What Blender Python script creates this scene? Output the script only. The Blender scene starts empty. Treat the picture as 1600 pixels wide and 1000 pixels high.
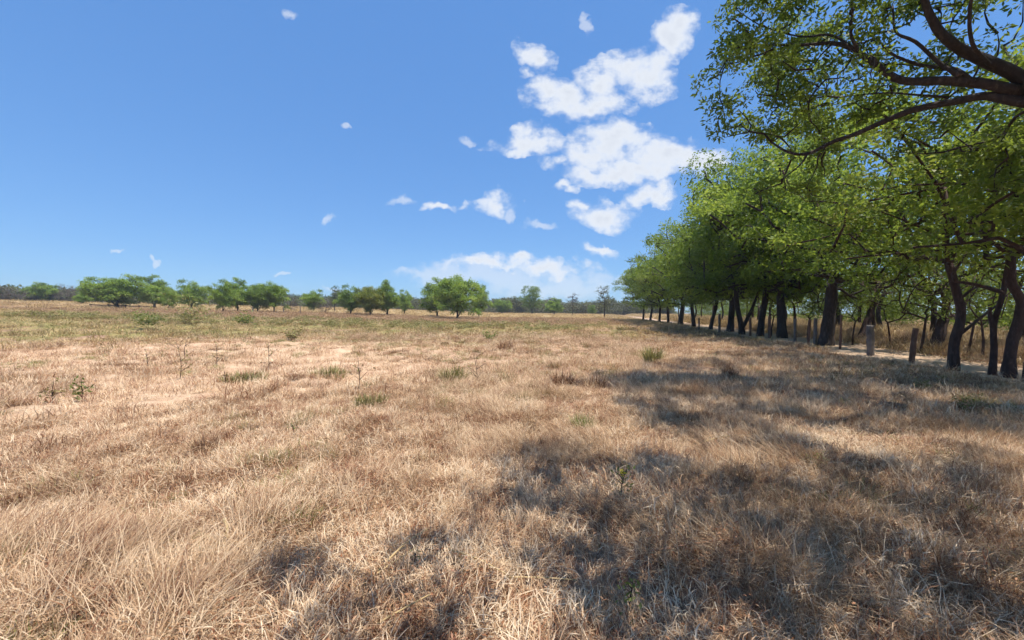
import bpy, math, random
import numpy as np
from mathutils import Matrix, Vector

# ------------------------------------------------------------------ camera
F = 620.0                      # focal length in pixels of the 1600 px wide photograph
CAM_H = 1.60
PITCH = math.radians(1.14)
ROLL = math.radians(0.46)
C = bpy.context.scene.collection
RM = Matrix.Rotation(math.pi/2 - PITCH, 3, 'X') @ Matrix.Rotation(ROLL, 3, 'Z')
RN = np.array(RM)
cam_d = bpy.data.cameras.new('camera')
cam_d.sensor_width = 36.0
cam_d.lens = F/1600*36.0
cam_d.clip_start = 0.05
cam_d.clip_end = 12000
cam = bpy.data.objects.new('camera', cam_d)
cam.matrix_world = Matrix.Translation((0, 0, CAM_H)) @ RM.to_4x4()
C.objects.link(cam)
sc = bpy.context.scene
sc.camera = cam

# ------------------------------------------------------------------ light
SUN_EL = math.radians(75)
SUN_AZ = math.radians(118)      # clockwise from the view direction (+Y), so from the right
SV = np.array([math.cos(SUN_EL)*math.sin(SUN_AZ), math.cos(SUN_EL)*math.cos(SUN_AZ), math.sin(SUN_EL)])
sl = bpy.data.lights.new('sun', 'SUN')
sl.energy = 4.8
sl.angle = math.radians(0.53)
sl.color = (1.0, 0.94, 0.84)
so = bpy.data.objects.new('sun', sl)
so.rotation_euler = Vector(SV).to_track_quat('Z', 'Y').to_euler()
C.objects.link(so)
sc.view_settings.view_transform = 'Standard'
sc.view_settings.look = 'None'
sc.view_settings.exposure = 0.60
sc.view_settings.gamma = 1.0
sc.cycles.max_bounces = 6
sc.cycles.diffuse_bounces = 2
sc.cycles.transmission_bounces = 4
sc.cycles.transparent_max_bounces = 8
sc.cycles.use_adaptive_sampling = True
sc.cycles.adaptive_threshold = 0.035

# ------------------------------------------------------------------ pixel helpers
def ray(px, py):
    v = RN @ np.array([(px-800)/F, (500-py)/F, -1.0])
    return v/np.linalg.norm(v)
def project(p):
    q = RN.T @ (np.asarray(p, float) - np.array([0, 0, CAM_H]))
    if q[2] > -0.05: return None
    return 800 + F*q[0]/-q[2], 500 - F*q[1]/-q[2]
def at(px, py, depth):
    v = ray(px, py)
    return np.array([0, 0, CAM_H]) + v*(depth/v[1])

# ------------------------------------------------------------------ numpy noise
_lat = np.random.RandomState(7).rand(256, 256)
def vnoise(x, y):
    x = np.asarray(x, float); y = np.asarray(y, float)
    xi = np.floor(x).astype(int); yi = np.floor(y).astype(int)
    fx = x-xi; fy = y-yi
    fx = fx*fx*(3-2*fx); fy = fy*fy*(3-2*fy)
    a = _lat[xi & 255, yi & 255]; b = _lat[(xi+1) & 255, yi & 255]
    c = _lat[xi & 255, (yi+1) & 255]; d = _lat[(xi+1) & 255, (yi+1) & 255]
    return (a*(1-fx)+b*fx)*(1-fy) + (c*(1-fx)+d*fx)*fy
def fbm(x, y, o=4):
    s = 0; a = 0.5; t = 0
    for i in range(o):
        s = s + a*vnoise(x*2**i+17.3*i, y*2**i+5.1*i); t += a; a *= 0.5
    return s/t
def sstep(a, b, x):
    t = np.clip((np.asarray(x, float)-a)/(b-a), 0, 1)
    return t*t*(3-2*t)

def row_x(y):                 # lateral position of the tree row, metres
    return 9.5 + 0.195*np.asarray(y, float)
def macro(x, y):
    x = np.asarray(x, float); y = np.asarray(y, float)
    r = np.hypot(x, y)
    h = 1.1*(1-np.exp(-np.maximum(0, y-15)/95.0))
    h = h + 7.0*(1-np.exp(-np.maximum(0, -x-8)/250.0))*sstep(8, 70, r)
    h = h + 0.9*(fbm(x/60+3, y/60+9, 2)-0.5)*sstep(25, 120, r)
    off = x-row_x(y)
    h = h + 0.35*sstep(5.0, 7.5, off)*sstep(2, 12, y) - 0.10*sstep(0.3, 1.6, off)*(1-sstep(4.2, 5.4, off))
    return h
def ground_z(x, y):
    x = np.asarray(x, float); y = np.asarray(y, float)
    r = np.hypot(x, y)
    off = x-row_x(y)
    road = sstep(0.4, 1.2, off)*(1-sstep(4.0, 5.2, off))
    m = (0.22*(fbm(x/1.7, y/1.7, 2)-0.5) + 0.17*(fbm(x/0.5+9, y/0.5, 2)-0.5))*(1-0.8*road)
    return macro(x, y) + m*(1-sstep(25, 90, r)*0.5)
def hit(px, py, dmax=400):
    v = ray(px, py)
    t = 1.5
    while t < dmax:
        p = np.array([0, 0, CAM_H]) + v*t
        if p[2] < ground_z(p[0], p[1]):
            lo, hi = t-max(0.05, t*0.01), t
            for _ in range(12):
                m = (lo+hi)/2; p = np.array([0, 0, CAM_H])+v*m
                if p[2] < ground_z(p[0], p[1]): hi = m
                else: lo = m
            return p
        t += max(0.05, t*0.01)
    p = np.array([0, 0, CAM_H])+v*dmax
    p[2] = float(ground_z(p[0], p[1]))
    return p

# ------------------------------------------------------------------ sky with clouds
world = bpy.data.worlds.new('World')
sc.world = world
world.use_nodes = True
nt = world.node_tree
for n in list(nt.nodes): nt.nodes.remove(n)
def N(t, tree=None, **kw):
    n = (tree or nt).nodes.new(t)
    for k, v in kw.items(): setattr(n, k, v)
    return n
def math_n(tree, op, a, b=None, c=None, clamp=False):
    n = tree.nodes.new('ShaderNodeMath'); n.operation = op; n.use_clamp = clamp
    for i, v in enumerate((a, b, c)):
        if v is None: continue
        if isinstance(v, (int, float)): n.inputs[i].default_value = v
        else: tree.links.new(v, n.inputs[i])
    return n.outputs[0]
L = nt.links.new
out = N('ShaderNodeOutputWorld')
sky = N('ShaderNodeTexSky', sky_type='NISHITA', sun_disc=False)
sky.sun_elevation = SUN_EL
sky.sun_rotation = SUN_AZ
sky.altitude = 100
sky.air_density = 1.0
sky.dust_density = 0.1
sky.ozone_density = 1.3
hs = N('ShaderNodeHueSaturation')
hs.inputs['Hue'].default_value = 0.507
hs.inputs['Saturation'].default_value = 1.42
hs.inputs['Value'].default_value = 1.0
gm = N('ShaderNodeGamma'); gm.inputs[1].default_value = 0.70
L(sky.outputs[0], gm.inputs[0]); L(gm.outputs[0], hs.inputs['Color'])
bg = N('ShaderNodeBackground'); bg.inputs[1].default_value = 0.15
g2 = N('ShaderNodeGamma'); g2.inputs[1].default_value = 0.57
L(hs.outputs[0], g2.inputs[0])
tn = N('ShaderNodeVectorMath', operation='MULTIPLY'); L(g2.outputs[0], tn.inputs[0]); tn.inputs[1].default_value = (0.78, 1.28, 1.96)
L(tn.outputs[0], bg.inputs[0])
geo = N('ShaderNodeTexCoord')
sep = N('ShaderNodeSeparateXYZ'); L(geo.outputs['Generated'], sep.inputs[0])
yy = math_n(nt, 'MAXIMUM', sep.outputs[1], 0.02)
u = math_n(nt, 'DIVIDE', sep.outputs[0], yy)
v = math_n(nt, 'DIVIDE', sep.outputs[2], yy)
cmb = N('ShaderNodeCombineXYZ'); L(u, cmb.inputs[0]); L(v, cmb.inputs[1])
nz = N('ShaderNodeTexNoise'); nz.inputs['Scale'].default_value = 7.0; nz.inputs['Detail'].default_value = 5
nz.inputs['Roughness'].default_value = 0.6
L(cmb.outputs[0], nz.inputs['Vector'])
wsub = N('ShaderNodeVectorMath', operation='SUBTRACT'); L(nz.outputs['Color'], wsub.inputs[0]); wsub.inputs[1].default_value = (0.5, 0.5, 0.5)
wsc = N('ShaderNodeVectorMath', operation='SCALE'); L(wsub.outputs[0], wsc.inputs[0]); wsc.inputs['Scale'].default_value = 0.14
wadd = N('ShaderNodeVectorMath', operation='ADD'); L(cmb.outputs[0], wadd.inputs[0]); L(wsc.outputs[0], wadd.inputs[1])
# centre x, y and half sizes, of the puffs that make up the drifting clouds; last number = how solid
CL = [(838, 90, 34, 24, 1), (820, 118, 12, 12, .7), (1060, 52, 34, 36, 1), (1000, 112, 52, 36, 1), (945, 122, 42, 30, 1),
      (1040, 85, 26, 26, .8), (880, 158, 58, 30, 1), (935, 160, 45, 24, .9), (850, 150, 26, 30, .8),
      (820, 218, 58, 20, .9), (800, 232, 25, 14, .8), (960, 220, 62, 34, 1), (920, 232, 45, 30, .85), (1040, 245, 76, 34, 1),
      (980, 268, 105, 20, 1), (1095, 255, 45, 28, 1), (868, 248, 24, 14, .8), (885, 288, 25, 7, .7),
      (1015, 305, 38, 18, .9), (945, 335, 58, 26, .9), (1035, 312, 20, 15, .7), (905, 318, 20, 12, .7),
      (685, 322, 28, 8, .8), (632, 313, 18, 8, .6), (775, 320, 36, 14, .7), (725, 321, 12, 5, .5), (800, 335, 10, 10, .5),
      (928, 395, 40, 8, .7), (845, 347, 22, 7, .4), (730, 212, 14, 9, .4), (540, 205, 9, 6, .45), (917, 38, 7, 12, .5),
      (515, 335, 9, 5, .5), (185, 397, 14, 4, .4), (250, 416, 9, 4, .4), (440, 428, 12, 4, .35), (455, 35, 14, 9, .12),
      (770, 414, 105, 10, .72), (850, 420, 80, 13, .75), (780, 432, 150, 22, .6), (860, 446, 150, 22, .6), (815, 407, 30, 8, .8), (530, 447, 30, 6, .5), (690, 425, 80, 12, .5)]
dens2 = [None, None]
for (cx, cy, rx, ry, s) in CL:
    d = ray(cx, cy); cu, cv = d[0]/d[1], d[2]/d[1]
    sb = N('ShaderNodeVectorMath', operation='SUBTRACT'); L(wadd.outputs[0], sb.inputs[0]); sb.inputs[1].default_value = (cu, cv, 0)
    ml = N('ShaderNodeVectorMath', operation='MULTIPLY'); L(sb.outputs[0], ml.inputs[0]); ml.inputs[1].default_value = (F/rx/1.12, F/ry/1.12, 0)
    ln = N('ShaderNodeVectorMath', operation='LENGTH'); L(ml.outputs[0], ln.inputs[0])
    dd = math_n(nt, 'SUBTRACT', 1.0, ln.outputs[1])
    dd = math_n(nt, 'MULTIPLY', math_n(nt, 'MAXIMUM', dd, -0.6), s if s >= .7 else .95)
    q_ = 0 if s >= .7 else 1
    dens2[q_] = dd if dens2[q_] is None else math_n(nt, 'MAXIMUM', dens2[q_], dd)
mp = N('ShaderNodeMapping'); mp.inputs['Scale'].default_value = (1, 1.35, 1); L(cmb.outputs[0], mp.inputs[0])
n2 = N('ShaderNodeTexNoise'); n2.inputs['Scale'].default_value = 15.0; n2.inputs['Detail'].default_value = 9
n2.inputs['Roughness'].default_value = 0.6; L(mp.outputs[0], n2.inputs['Vector'])
nn = math_n(nt, 'MULTIPLY', math_n(nt, 'SUBTRACT', n2.outputs[0], 0.5), 2.0)
fy_ = math_n(nt, 'GREATER_THAN', sep.outputs[1], 0.03)
facs = []
for dens, op in ((dens2[0], .95), (dens2[1], .48)):
    near = math_n(nt, 'MULTIPLY', math_n(nt, 'ADD', dens, 0.45), 2.2, clamp=True)
    tt_ = math_n(nt, 'SUBTRACT', math_n(nt, 'ADD', dens, nn), math_n(nt, 'MULTIPLY', math_n(nt, 'SUBTRACT', 1.0, near), 2.0))
    mr = N('ShaderNodeMapRange', interpolation_type='SMOOTHERSTEP'); L(tt_, mr.inputs[0])
    mr.inputs[1].default_value = -0.22; mr.inputs[2].default_value = 0.80; mr.inputs[3].default_value = 0; mr.inputs[4].default_value = op
    facs.append(mr.outputs[0])
    if op > .9: tot = tt_
fac = math_n(nt, 'MULTIPLY', math_n(nt, 'MAXIMUM', *facs), fy_)
sh = N('ShaderNodeMapRange'); L(tot, sh.inputs[0]); sh.inputs[1].default_value = 0.45; sh.inputs[2].default_value = 1.6
ccol = N('ShaderNodeMix', data_type='RGBA'); L(sh.outputs[0], ccol.inputs['Factor'])
ccol.inputs[6].default_value = (0.90, 0.94, 1.0, 1); ccol.inputs[7].default_value = (0.62, 0.67, 0.77, 1)
bgc = N('ShaderNodeBackground'); L(ccol.outputs[2], bgc.inputs[0]); bgc.inputs[1].default_value = 0.66
mx = N('ShaderNodeMixShader'); L(fac, mx.inputs[0]); L(bg.outputs[0], mx.inputs[1]); L(bgc.outputs[0], mx.inputs[2])
L(mx.outputs[0], out.inputs[0])

# ------------------------------------------------------------------ materials
def new_mat(name):
    m = bpy.data.materials.new(name); m.use_nodes = True
    t = m.node_tree
    for n in list(t.nodes): t.nodes.remove(n)
    o = t.nodes.new('ShaderNodeOutputMaterial')
    return m, t, o
def ramp(t, fac, stops):
    r = t.nodes.new('ShaderNodeValToRGB')
    e = r.color_ramp.elements
    while len(e) < len(stops): e.new(0.5)
    for i, (p, c) in enumerate(stops):
        e[i].position = p; e[i].color = (*c, 1)
    t.links.new(fac, r.inputs[0])
    return r.outputs[0]
def noise(t, scale, detail=4, rough=0.55, vec=None, out=0):
    n = t.nodes.new('ShaderNodeTexNoise'); n.inputs['Scale'].default_value = scale
    n.inputs['Detail'].default_value = detail; n.inputs['Roughness'].default_value = rough
    if vec is not None: t.links.new(vec, n.inputs['Vector'])
    return n.outputs[out]
def mixc(t, f, a, b, blend='MIX'):
    n = t.nodes.new('ShaderNodeMix'); n.data_type = 'RGBA'; n.blend_type = blend
    for s, v in ((n.inputs['Factor'], f), (n.inputs[6], a), (n.inputs[7], b)):
        if isinstance(v, (int, float)): s.default_value = v
        elif isinstance(v, tuple): s.default_value = (*v, 1)
        else: t.links.new(v, s)
    return n.outputs[2]
def attr(t, name, out='Fac'):
    n = t.nodes.new('ShaderNodeAttribute'); n.attribute_name = name
    return n.outputs[out]

def leafy(name, stops, trans=0.35, rnd=0.12, rough=0.5, patch=(0, 0)):
    """thin leaves or blades: a ramp of real leaf colours picked per spray, lit through as well as on"""
    m, t, o = new_mat(name)
    oi = t.nodes.new('ShaderNodeObjectInfo')
    f = math_n(t, 'ADD', attr(t, 'tint'), math_n(t, 'MULTIPLY', math_n(t, 'SUBTRACT', oi.outputs['Random'], 0.5), rnd*2))
    if patch[1]:
        gp_ = t.nodes.new('ShaderNodeNewGeometry')
        f = math_n(t, 'ADD', f, math_n(t, 'MULTIPLY', math_n(t, 'SUBTRACT', noise(t, patch[0], 3, .6, gp_.outputs['Position']), 0.5), patch[1]))
    col = ramp(t, f, stops)
    p = t.nodes.new('ShaderNodeBsdfPrincipled'); t.links.new(col, p.inputs['Base Color'])
    p.inputs['Roughness'].default_value = rough
    p.inputs['Specular IOR Level'].default_value = 0.25
    tr = t.nodes.new('ShaderNodeBsdfTranslucent')
    c2 = mixc(t, 0.5, col, (0.42, 0.52, 0.06), 'MIX') if 'leaf' in name else col
    t.links.new(c2, tr.inputs[0])
    mxx = t.nodes.new('ShaderNodeMixShader'); mxx.inputs[0].default_value = trans
    t.links.new(p.outputs[0], mxx.inputs[1]); t.links.new(tr.outputs[0], mxx.inputs[2])
    t.links.new(mxx.outputs[0], o.inputs[0])
    return m
M = {}
M['leaf'] = leafy('leaf_green', [(0, (.036, .072, .013)), (.35, (.095, .165, .024)), (.7, (.20, .29, .042)), (1, (.36, .42, .075))], .50, patch=(.8, .8))
M['leaf_near'] = leafy('leaf_dull', [(0, (.035, .062, .014)), (.4, (.075, .12, .022)), (.8, (.15, .21, .035)), (1, (.27, .33, .06))], .48)
M['leaf_far'] = leafy('leaf_field', [(0, (.07, .13, .026)), (.35, (.15, .24, .04)), (.7, (.25, .36, .062)), (1, (.37, .46, .10))], .40, .22)
M['leaf_yellow'] = leafy('leaf_yellowing', [(0, (.07, .10, .02)), (.5, (.16, .19, .03)), (1, (.34, .32, .05))], .35)
M['leaf_dark'] = leafy('leaf_dark', [(0, (.020, .034, .014)), (.5, (.038, .062, .022)), (1, (.07, .10, .03))], .25)
M['twig'] = leafy('twig_bare', [(0, (.07, .055, .045)), (.5, (.13, .10, .085)), (1, (.19, .15, .12))], .1)
M['leaf_road'] = leafy('leaf_roadside', [(0, (.05, .085, .02)), (.4, (.10, .15, .03)), (.75, (.19, .22, .045)), (1, (.30, .28, .06))], .45)
M['straw'] = leafy('straw', [(0, (.20, .075, .035)), (.25, (.40, .225, .12)), (.6, (.63, .44, .27)), (1, (.82, .66, .46))], .25, .20, patch=(2.6, 1.8))
M['straw_grey'] = leafy('straw_grey', [(0, (.18, .08, .04)), (.4, (.46, .295, .17)), (1, (.74, .565, .37))], .28, .20, patch=(2.0, 1.7))
M['straw_red'] = leafy('straw_red', [(0, (.18, .095, .05)), (.5, (.33, .215, .11)), (1, (.50, .36, .20))], .2, .15)
M['straw_gold'] = leafy('straw_gold', [(0, (.19, .12, .055)), (.25, (.30, .22, .09)), (.5, (.48, .33, .15)), (1, (.62, .47, .25))], .25, .25, patch=(.35, 1.4))
M['weed'] = leafy('weed', [(0, (.16, .10, .045)), (.35, (.24, .20, .07)), (.7, (.23, .235, .07)), (1, (.42, .36, .15))], .25, .15)
M['weed_green'] = leafy('weed_green_leaf', [(0, (.09, .09, .03)), (.5, (.13, .16, .045)), (1, (.24, .25, .08))], .3, .1)
M['flower'] = leafy('flower_yellow', [(0, (.55, .45, .02)), (1, (.75, .65, .05))], .3, .05)
M['russet'] = leafy('fallen_leaf', [(0, (.16, .055, .028)), (.5, (.32, .14, .07)), (1, (.46, .27, .16))], .15, .1)

def bark_mat(name, a, b, c=(.14, .10, .08)):
    m, t, o = new_mat(name)
    tc = t.nodes.new('ShaderNodeTexCoord')
    mpn = t.nodes.new('ShaderNodeMapping'); mpn.inputs['Scale'].default_value = (1, 1, 0.28)
    t.links.new(tc.outputs['Object'], mpn.inputs[0])
    n1 = noise(t, 16, 6, .65, mpn.outputs[0]); n2_ = noise(t, 2.2, 3, .5, tc.outputs['Object'])
    col = ramp(t, n1, [(.3, a), (.55, b), (.8, c)])
    col = mixc(t, math_n(t, 'MULTIPLY', n2_, .5), col, a)
    p = t.nodes.new('ShaderNodeBsdfPrincipled'); t.links.new(col, p.inputs['Base Color']); p.inputs['Roughness'].default_value = .9
    bp = t.nodes.new('ShaderNodeBump'); bp.inputs['Strength'].default_value = .9; bp.inputs['Distance'].default_value = .03
    t.links.new(n1, bp.inputs['Height']); t.links.new(bp.outputs[0], p.inputs['Normal'])
    t.links.new(p.outputs[0], o.inputs[0])
    return m
M['bark'] = bark_mat('bark', (.016, .011, .009), (.045, .032, .026), (.15, .115, .095))
M['bark_red'] = bark_mat('bark_red', (.026, .013, .010), (.070, .038, .028), (.17, .11, .085))
M['post'] = bark_mat('post_wood', (.09, .075, .065), (.17, .145, .125), (.27, .235, .205))
M['log'] = bark_mat('log_wood', (.10, .05, .03), (.19, .10, .065), (.30, .19, .13))
M['cut'] = bark_mat('cut_wood', (.22, .15, .10), (.34, .25, .17), (.45, .34, .24))

# ground: straw litter over reddish soil; 'green', 'bare', 'red' are patches of cover
m, t, o = new_mat('ground_soil')
tc = t.nodes.new('ShaderNodeTexCoord')
nA = noise(t, 55, 6, .7, tc.outputs['Object']); nB = noise(t, 3.0, 5, .6, tc.outputs['Object']); nC = noise(t, 11, 4, .6, tc.outputs['Object'])
straw = ramp(t, nA, [(.25, (.17, .10, .062)), (.5, (.36, .235, .15)), (.72, (.55, .40, .27))])
soil = ramp(t, nC, [(.3, (.13, .065, .040)), (.6, (.28, .155, .10)), (.8, (.40, .26, .18))])
base = mixc(t, ramp(t, nB, [(.42, (0, 0, 0)), (.62, (1, 1, 1))]), straw, soil)
bare = ramp(t, noise(t, 1.6, 8, .7, tc.outputs['Object']), [(.3, (.34, .20, .12)), (.45, (.49, .325, .21)), (.55, (.58, .41, .27)), (.7, (.66, .49, .34))])
base = mixc(t, attr(t, 'bare'), base, bare)
gr = ramp(t, noise(t, .9, 8, .75, tc.outputs['Object']), [(.3, (.14, .135, .045)), (.5, (.23, .215, .07)), (.7, (.42, .31, .14))])
base = mixc(t, attr(t, 'green'), base, gr)
rd = ramp(t, noise(t, .5, 9, .75, tc.outputs['Object']), [(.3, (.17, .085, .05)), (.5, (.28, .165, .10)), (.7, (.42, .29, .17))])
base = mixc(t, attr(t, 'red'), base, rd)
fr = ramp(t, noise(t, .12, 10, .75, tc.outputs['Object']), [(.3, (.30, .21, .10)), (.6, (.46, .34, .18))])
base = mixc(t, attr(t, 'far'), base, fr)
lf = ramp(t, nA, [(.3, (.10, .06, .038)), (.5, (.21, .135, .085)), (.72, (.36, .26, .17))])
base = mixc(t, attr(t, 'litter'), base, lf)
p = t.nodes.new('ShaderNodeBsdfPrincipled'); t.links.new(base, p.inputs['Base Color']); p.inputs['Roughness'].default_value = .95
p.inputs['Specular IOR Level'].default_value = .1
bp = t.nodes.new('ShaderNodeBump'); bp.inputs['Strength'].default_value = .8; bp.inputs['Distance'].default_value = .03
t.links.new(nA, bp.inputs['Height']); t.links.new(bp.outputs[0], p.inputs['Normal'])
t.links.new(p.outputs[0], o.inputs[0])
M['ground'] = m
m, t, o = new_mat('road_dust')
tc = t.nodes.new('ShaderNodeTexCoord')
nA = noise(t, 1.2, 8, .7, tc.outputs['Object']); nB = noise(t, 30, 5, .7, tc.outputs['Object'])
col = mixc(t, .35, ramp(t, nA, [(.3, (.28, .165, .095)), (.5, (.43, .28, .17)), (.7, (.56, .41, .27))]), ramp(t, nB, [(.3, (.3, .2, .13)), (.7, (.66, .54, .42))]))
p = t.nodes.new('ShaderNodeBsdfPrincipled'); t.links.new(col, p.inputs['Base Color']); p.inputs['Roughness'].default_value = .95
bp = t.nodes.new('ShaderNodeBump'); bp.inputs['Strength'].default_value = .5; bp.inputs['Distance'].default_value = .02
t.links.new(nB, bp.inputs['Height']); t.links.new(bp.outputs[0], p.inputs['Normal'])
t.links.new(p.outputs[0], o.inputs[0])
M['road'] = m

# ------------------------------------------------------------------ mesh helpers
def mesh_np(name, verts, quads=None, tris=None, mat=None, attrs=None, smooth=False):
    me = bpy.data.meshes.new(name)
    verts = np.asarray(verts, np.float32)
    nq = 0 if quads is None else len(quads); ntr = 0 if tris is None else len(tris)
    me.vertices.add(len(verts)); me.vertices.foreach_set('co', verts.ravel())
    loops = []; starts = []; k = 0
    if nq: loops.append(np.asarray(quads, np.int32).ravel()); starts.append(np.arange(nq, dtype=np.int32)*4); k = nq*4
    if ntr: loops.append(np.asarray(tris, np.int32).ravel()); starts.append(k+np.arange(ntr, dtype=np.int32)*3)
    lo = np.concatenate(loops); st = np.concatenate(starts)
    me.loops.add(len(lo)); me.loops.foreach_set('vertex_index', lo)
    me.polygons.add(len(st)); me.polygons.foreach_set('loop_start', st)
    me.update(calc_edges=True)
    if smooth: me.polygons.foreach_set('use_smooth', np.ones(len(st), bool))
    for k_, a in (attrs or {}).items():
        at_ = me.attributes.new(k_, 'FLOAT', 'POINT'); at_.data.foreach_set('value', np.asarray(a, np.float32))
    if mat: me.materials.append(mat)
    me.validate()
    return me
def obj(name, me, parent=None, loc=(0, 0, 0), **props):
    o_ = bpy.data.objects.new(name, me); C.objects.link(o_)
    o_.location = loc
    if parent: o_.parent = parent
    for k_, v_ in props.items(): o_[k_] = v_
    return o_
def thing(name, label, cat, loc, group=None, rotz=0):
    o_ = bpy.data.objects.new(name, None); C.objects.link(o_)
    o_.empty_display_size = .2
    o_.location = [float(q) for q in loc]; o_.rotation_euler = (0, 0, rotz)
    o_['label'] = label; o_['category'] = cat
    if group: o_['group'] = group
    return o_
def tag(o_, label, cat, group=None):
    o_['label'] = label; o_['category'] = cat
    if group: o_['group'] = group
    return o_

class Tubes:
    def __init__(self): self.v = []; self.q = []; self.t = []; self.n = 0
    def add(self, pts, rad, sides=8, rng=None, rough=0.0, cap=True, flare=0.0):
        pts = np.asarray(pts, float); rad = np.asarray(rad, float)
        n = len(pts)
        tan = np.gradient(pts, axis=0); tan /= np.linalg.norm(tan, axis=1)[:, None]+1e-9
        ref = np.array([0, 1.0, 0.1]) if abs(tan[0][1]) < .8 else np.array([1.0, 0, 0])
        ang = np.arange(sides)/sides*2*np.pi
        V = []
        lob = None
        if rng is not None: lob = 1+rough*(rng.rand(sides)-.5)*2
        for i in range(n):
            a = np.cross(tan[i], ref); a /= np.linalg.norm(a)+1e-9
            b = np.cross(tan[i], a)
            rr = rad[i]*np.ones(sides)
            if lob is not None: rr = rr*(lob*.6+.4*(1+rough*(rng.rand(sides)-.5)*2))
            V.append(pts[i]+rr[:, None]*(np.cos(ang)[:, None]*a+np.sin(ang)[:, None]*b))
        V = np.concatenate(V)
        idx = np.arange(sides)
        for i in range(n-1):
            a = self.n+i*sides+idx; b = self.n+i*sides+(idx+1) % sides
            self.q.append(np.stack([a, b, b+sides, a+sides], 1))
        self.v.append(V); self.n += len(V)
        if cap:
            for e, s in ((n-1, 1), (0, -1)):
                self.v.append(pts[e][None]); ci = self.n; self.n += 1
                a = ci-len(V)-(0 if e == n-1 else 1)+e*sides+idx
                b = ci-len(V)-(0 if e == n-1 else 1)+e*sides+(idx+1) % sides
                self.t.append(np.stack([a, b, np.full(sides, ci)], 1) if s > 0 else np.stack([b, a, np.full(sides, ci)], 1))
    def mesh(self, name, mat):
        return mesh_np(name, np.concatenate(self.v), np.concatenate(self.q), np.concatenate(self.t) if self.t else None, mat, smooth=True)

def spline(pts, n):
    """smooth curve through the given points"""
    pts = np.asarray(pts, float)
    k = len(pts); tt = np.linspace(0, k-1, n)
    P = np.vstack([2*pts[0]-pts[1], pts, 2*pts[-1]-pts[-2]])
    r = []
    for s in tt:
        i = min(int(s), k-2); f = s-i
        a, b, c, d = P[i], P[i+1], P[i+2], P[i+3]
        r.append(.5*((2*b)+(-a+c)*f+(2*a-5*b+4*c-d)*f*f+(-a+3*b-3*c+d)*f**3))
    return np.array(r)

# leaf sprays: rosettes of leaflets
def spray_template(rng, n, rad, leaf, width=.42):
    V = np.zeros((n, 4, 3))
    for i in range(n):
        a = rng.rand()*2*np.pi; el = rng.uniform(-.55, .75)
        d = np.array([math.cos(a)*math.cos(el), math.sin(a)*math.cos(el), math.sin(el)])
        s = d*rad*rng.uniform(.1, .95)
        d2 = d+rng.normal(0, .45, 3)+np.array([0, 0, -.25]); d2 /= np.linalg.norm(d2)
        w = np.cross(d2, rng.normal(0, 1, 3)*.6+np.array([0, 0, 1.0])); w /= np.linalg.norm(w)+1e-9
        l = leaf*rng.uniform(.7, 1.25)
        V[i, 0] = s; V[i, 1] = s+d2*l*.5+w*l*width*.5; V[i, 2] = s+d2*l; V[i, 3] = s+d2*l*.5-w*l*width*.5
    return V
def rot_mats(rng, n, normal):
    """random rotations whose z axis is the given normal"""
    z = normal/(np.linalg.norm(normal, axis=1)[:, None]+1e-9)
    r = rng.normal(0, 1, (n, 3))
    x = np.cross(r, z); x /= np.linalg.norm(x, axis=1)[:, None]+1e-9
    y = np.cross(z, x)
    return np.stack([x, y, z], 2)
def crown_mesh(name, rng, centres, radii, per_m2, leaf, spray_r, leaves, mat, flat=.75, tintbase=None, sparse=0, width=.42):
    T = [spray_template(rng, leaves, spray_r, leaf, width) for _ in range(6)]
    P = []; Nn = []; Ti = []
    pers = per_m2 if hasattr(per_m2, '__len__') else [per_m2]*len(centres)
    for c, r, pm_ in zip(centres, radii, pers):
        n = max(3, int(pm_*r*r*(1-sparse*rng.rand())))
        d = rng.normal(0, 1, (n, 3)); d /= np.linalg.norm(d, axis=1)[:, None]
        d[:, 2] = np.where(d[:, 2] < -.3, -d[:, 2]*.6, d[:, 2])
        rr = r*rng.uniform(.25, 1.08, n)**.6
        P.append(c+d*rr[:, None]*np.array([1, 1, flat]))
        Nn.append(d*.7+np.array([0, 0, .7])+rng.normal(0, .35, (n, 3)))
        tb = rng.uniform(.05, .72) if tintbase is None else rng.uniform(*tintbase)
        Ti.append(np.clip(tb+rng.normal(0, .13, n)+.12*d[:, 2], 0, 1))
    P = np.concatenate(P); Nn = np.concatenate(Nn); Ti = np.concatenate(Ti)
    n = len(P)
    R = rot_mats(rng, n, Nn)
    S = rng.uniform(.75, 1.3, n)
    which = rng.randint(0, len(T), n)
    out_ = np.zeros((n, leaves, 4, 3), np.float32)
    for k in range(len(T)):
        s = np.where(which == k)[0]
        if len(s): out_[s] = np.einsum('nij,lvj->nlvi', R[s], T[k])*S[s][:, None, None, None]+P[s][:, None, None, :]
    V = out_.reshape(-1, 3)
    Q = np.arange(len(V)).reshape(-1, 4)
    ti = np.repeat(Ti, leaves*4)+np.repeat(rng.normal(0, .07, n*leaves), 4)
    return mesh_np(name, V, Q, None, mat, {'tint': np.clip(ti, 0, 1)})

def scatter_clumps(rng, c, R, n, gap, zmin, shell=.45, lump=.26):
    out_ = []
    tries = 0
    while len(out_) < n and tries < n*60:
        tries += 1
        d = rng.normal(0, 1, 3); d /= np.linalg.norm(d)
        k = 1+lump*math.sin(3*math.atan2(d[1], d[0])+c[0]*7+d[2]*4)
        p = c+d*R*k*rng.uniform(shell, 1.0)
        if p[2] < zmin: continue
        if all(np.linalg.norm(p-q) > gap for q in out_): out_.append(p)
    return np.array(out_)

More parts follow.
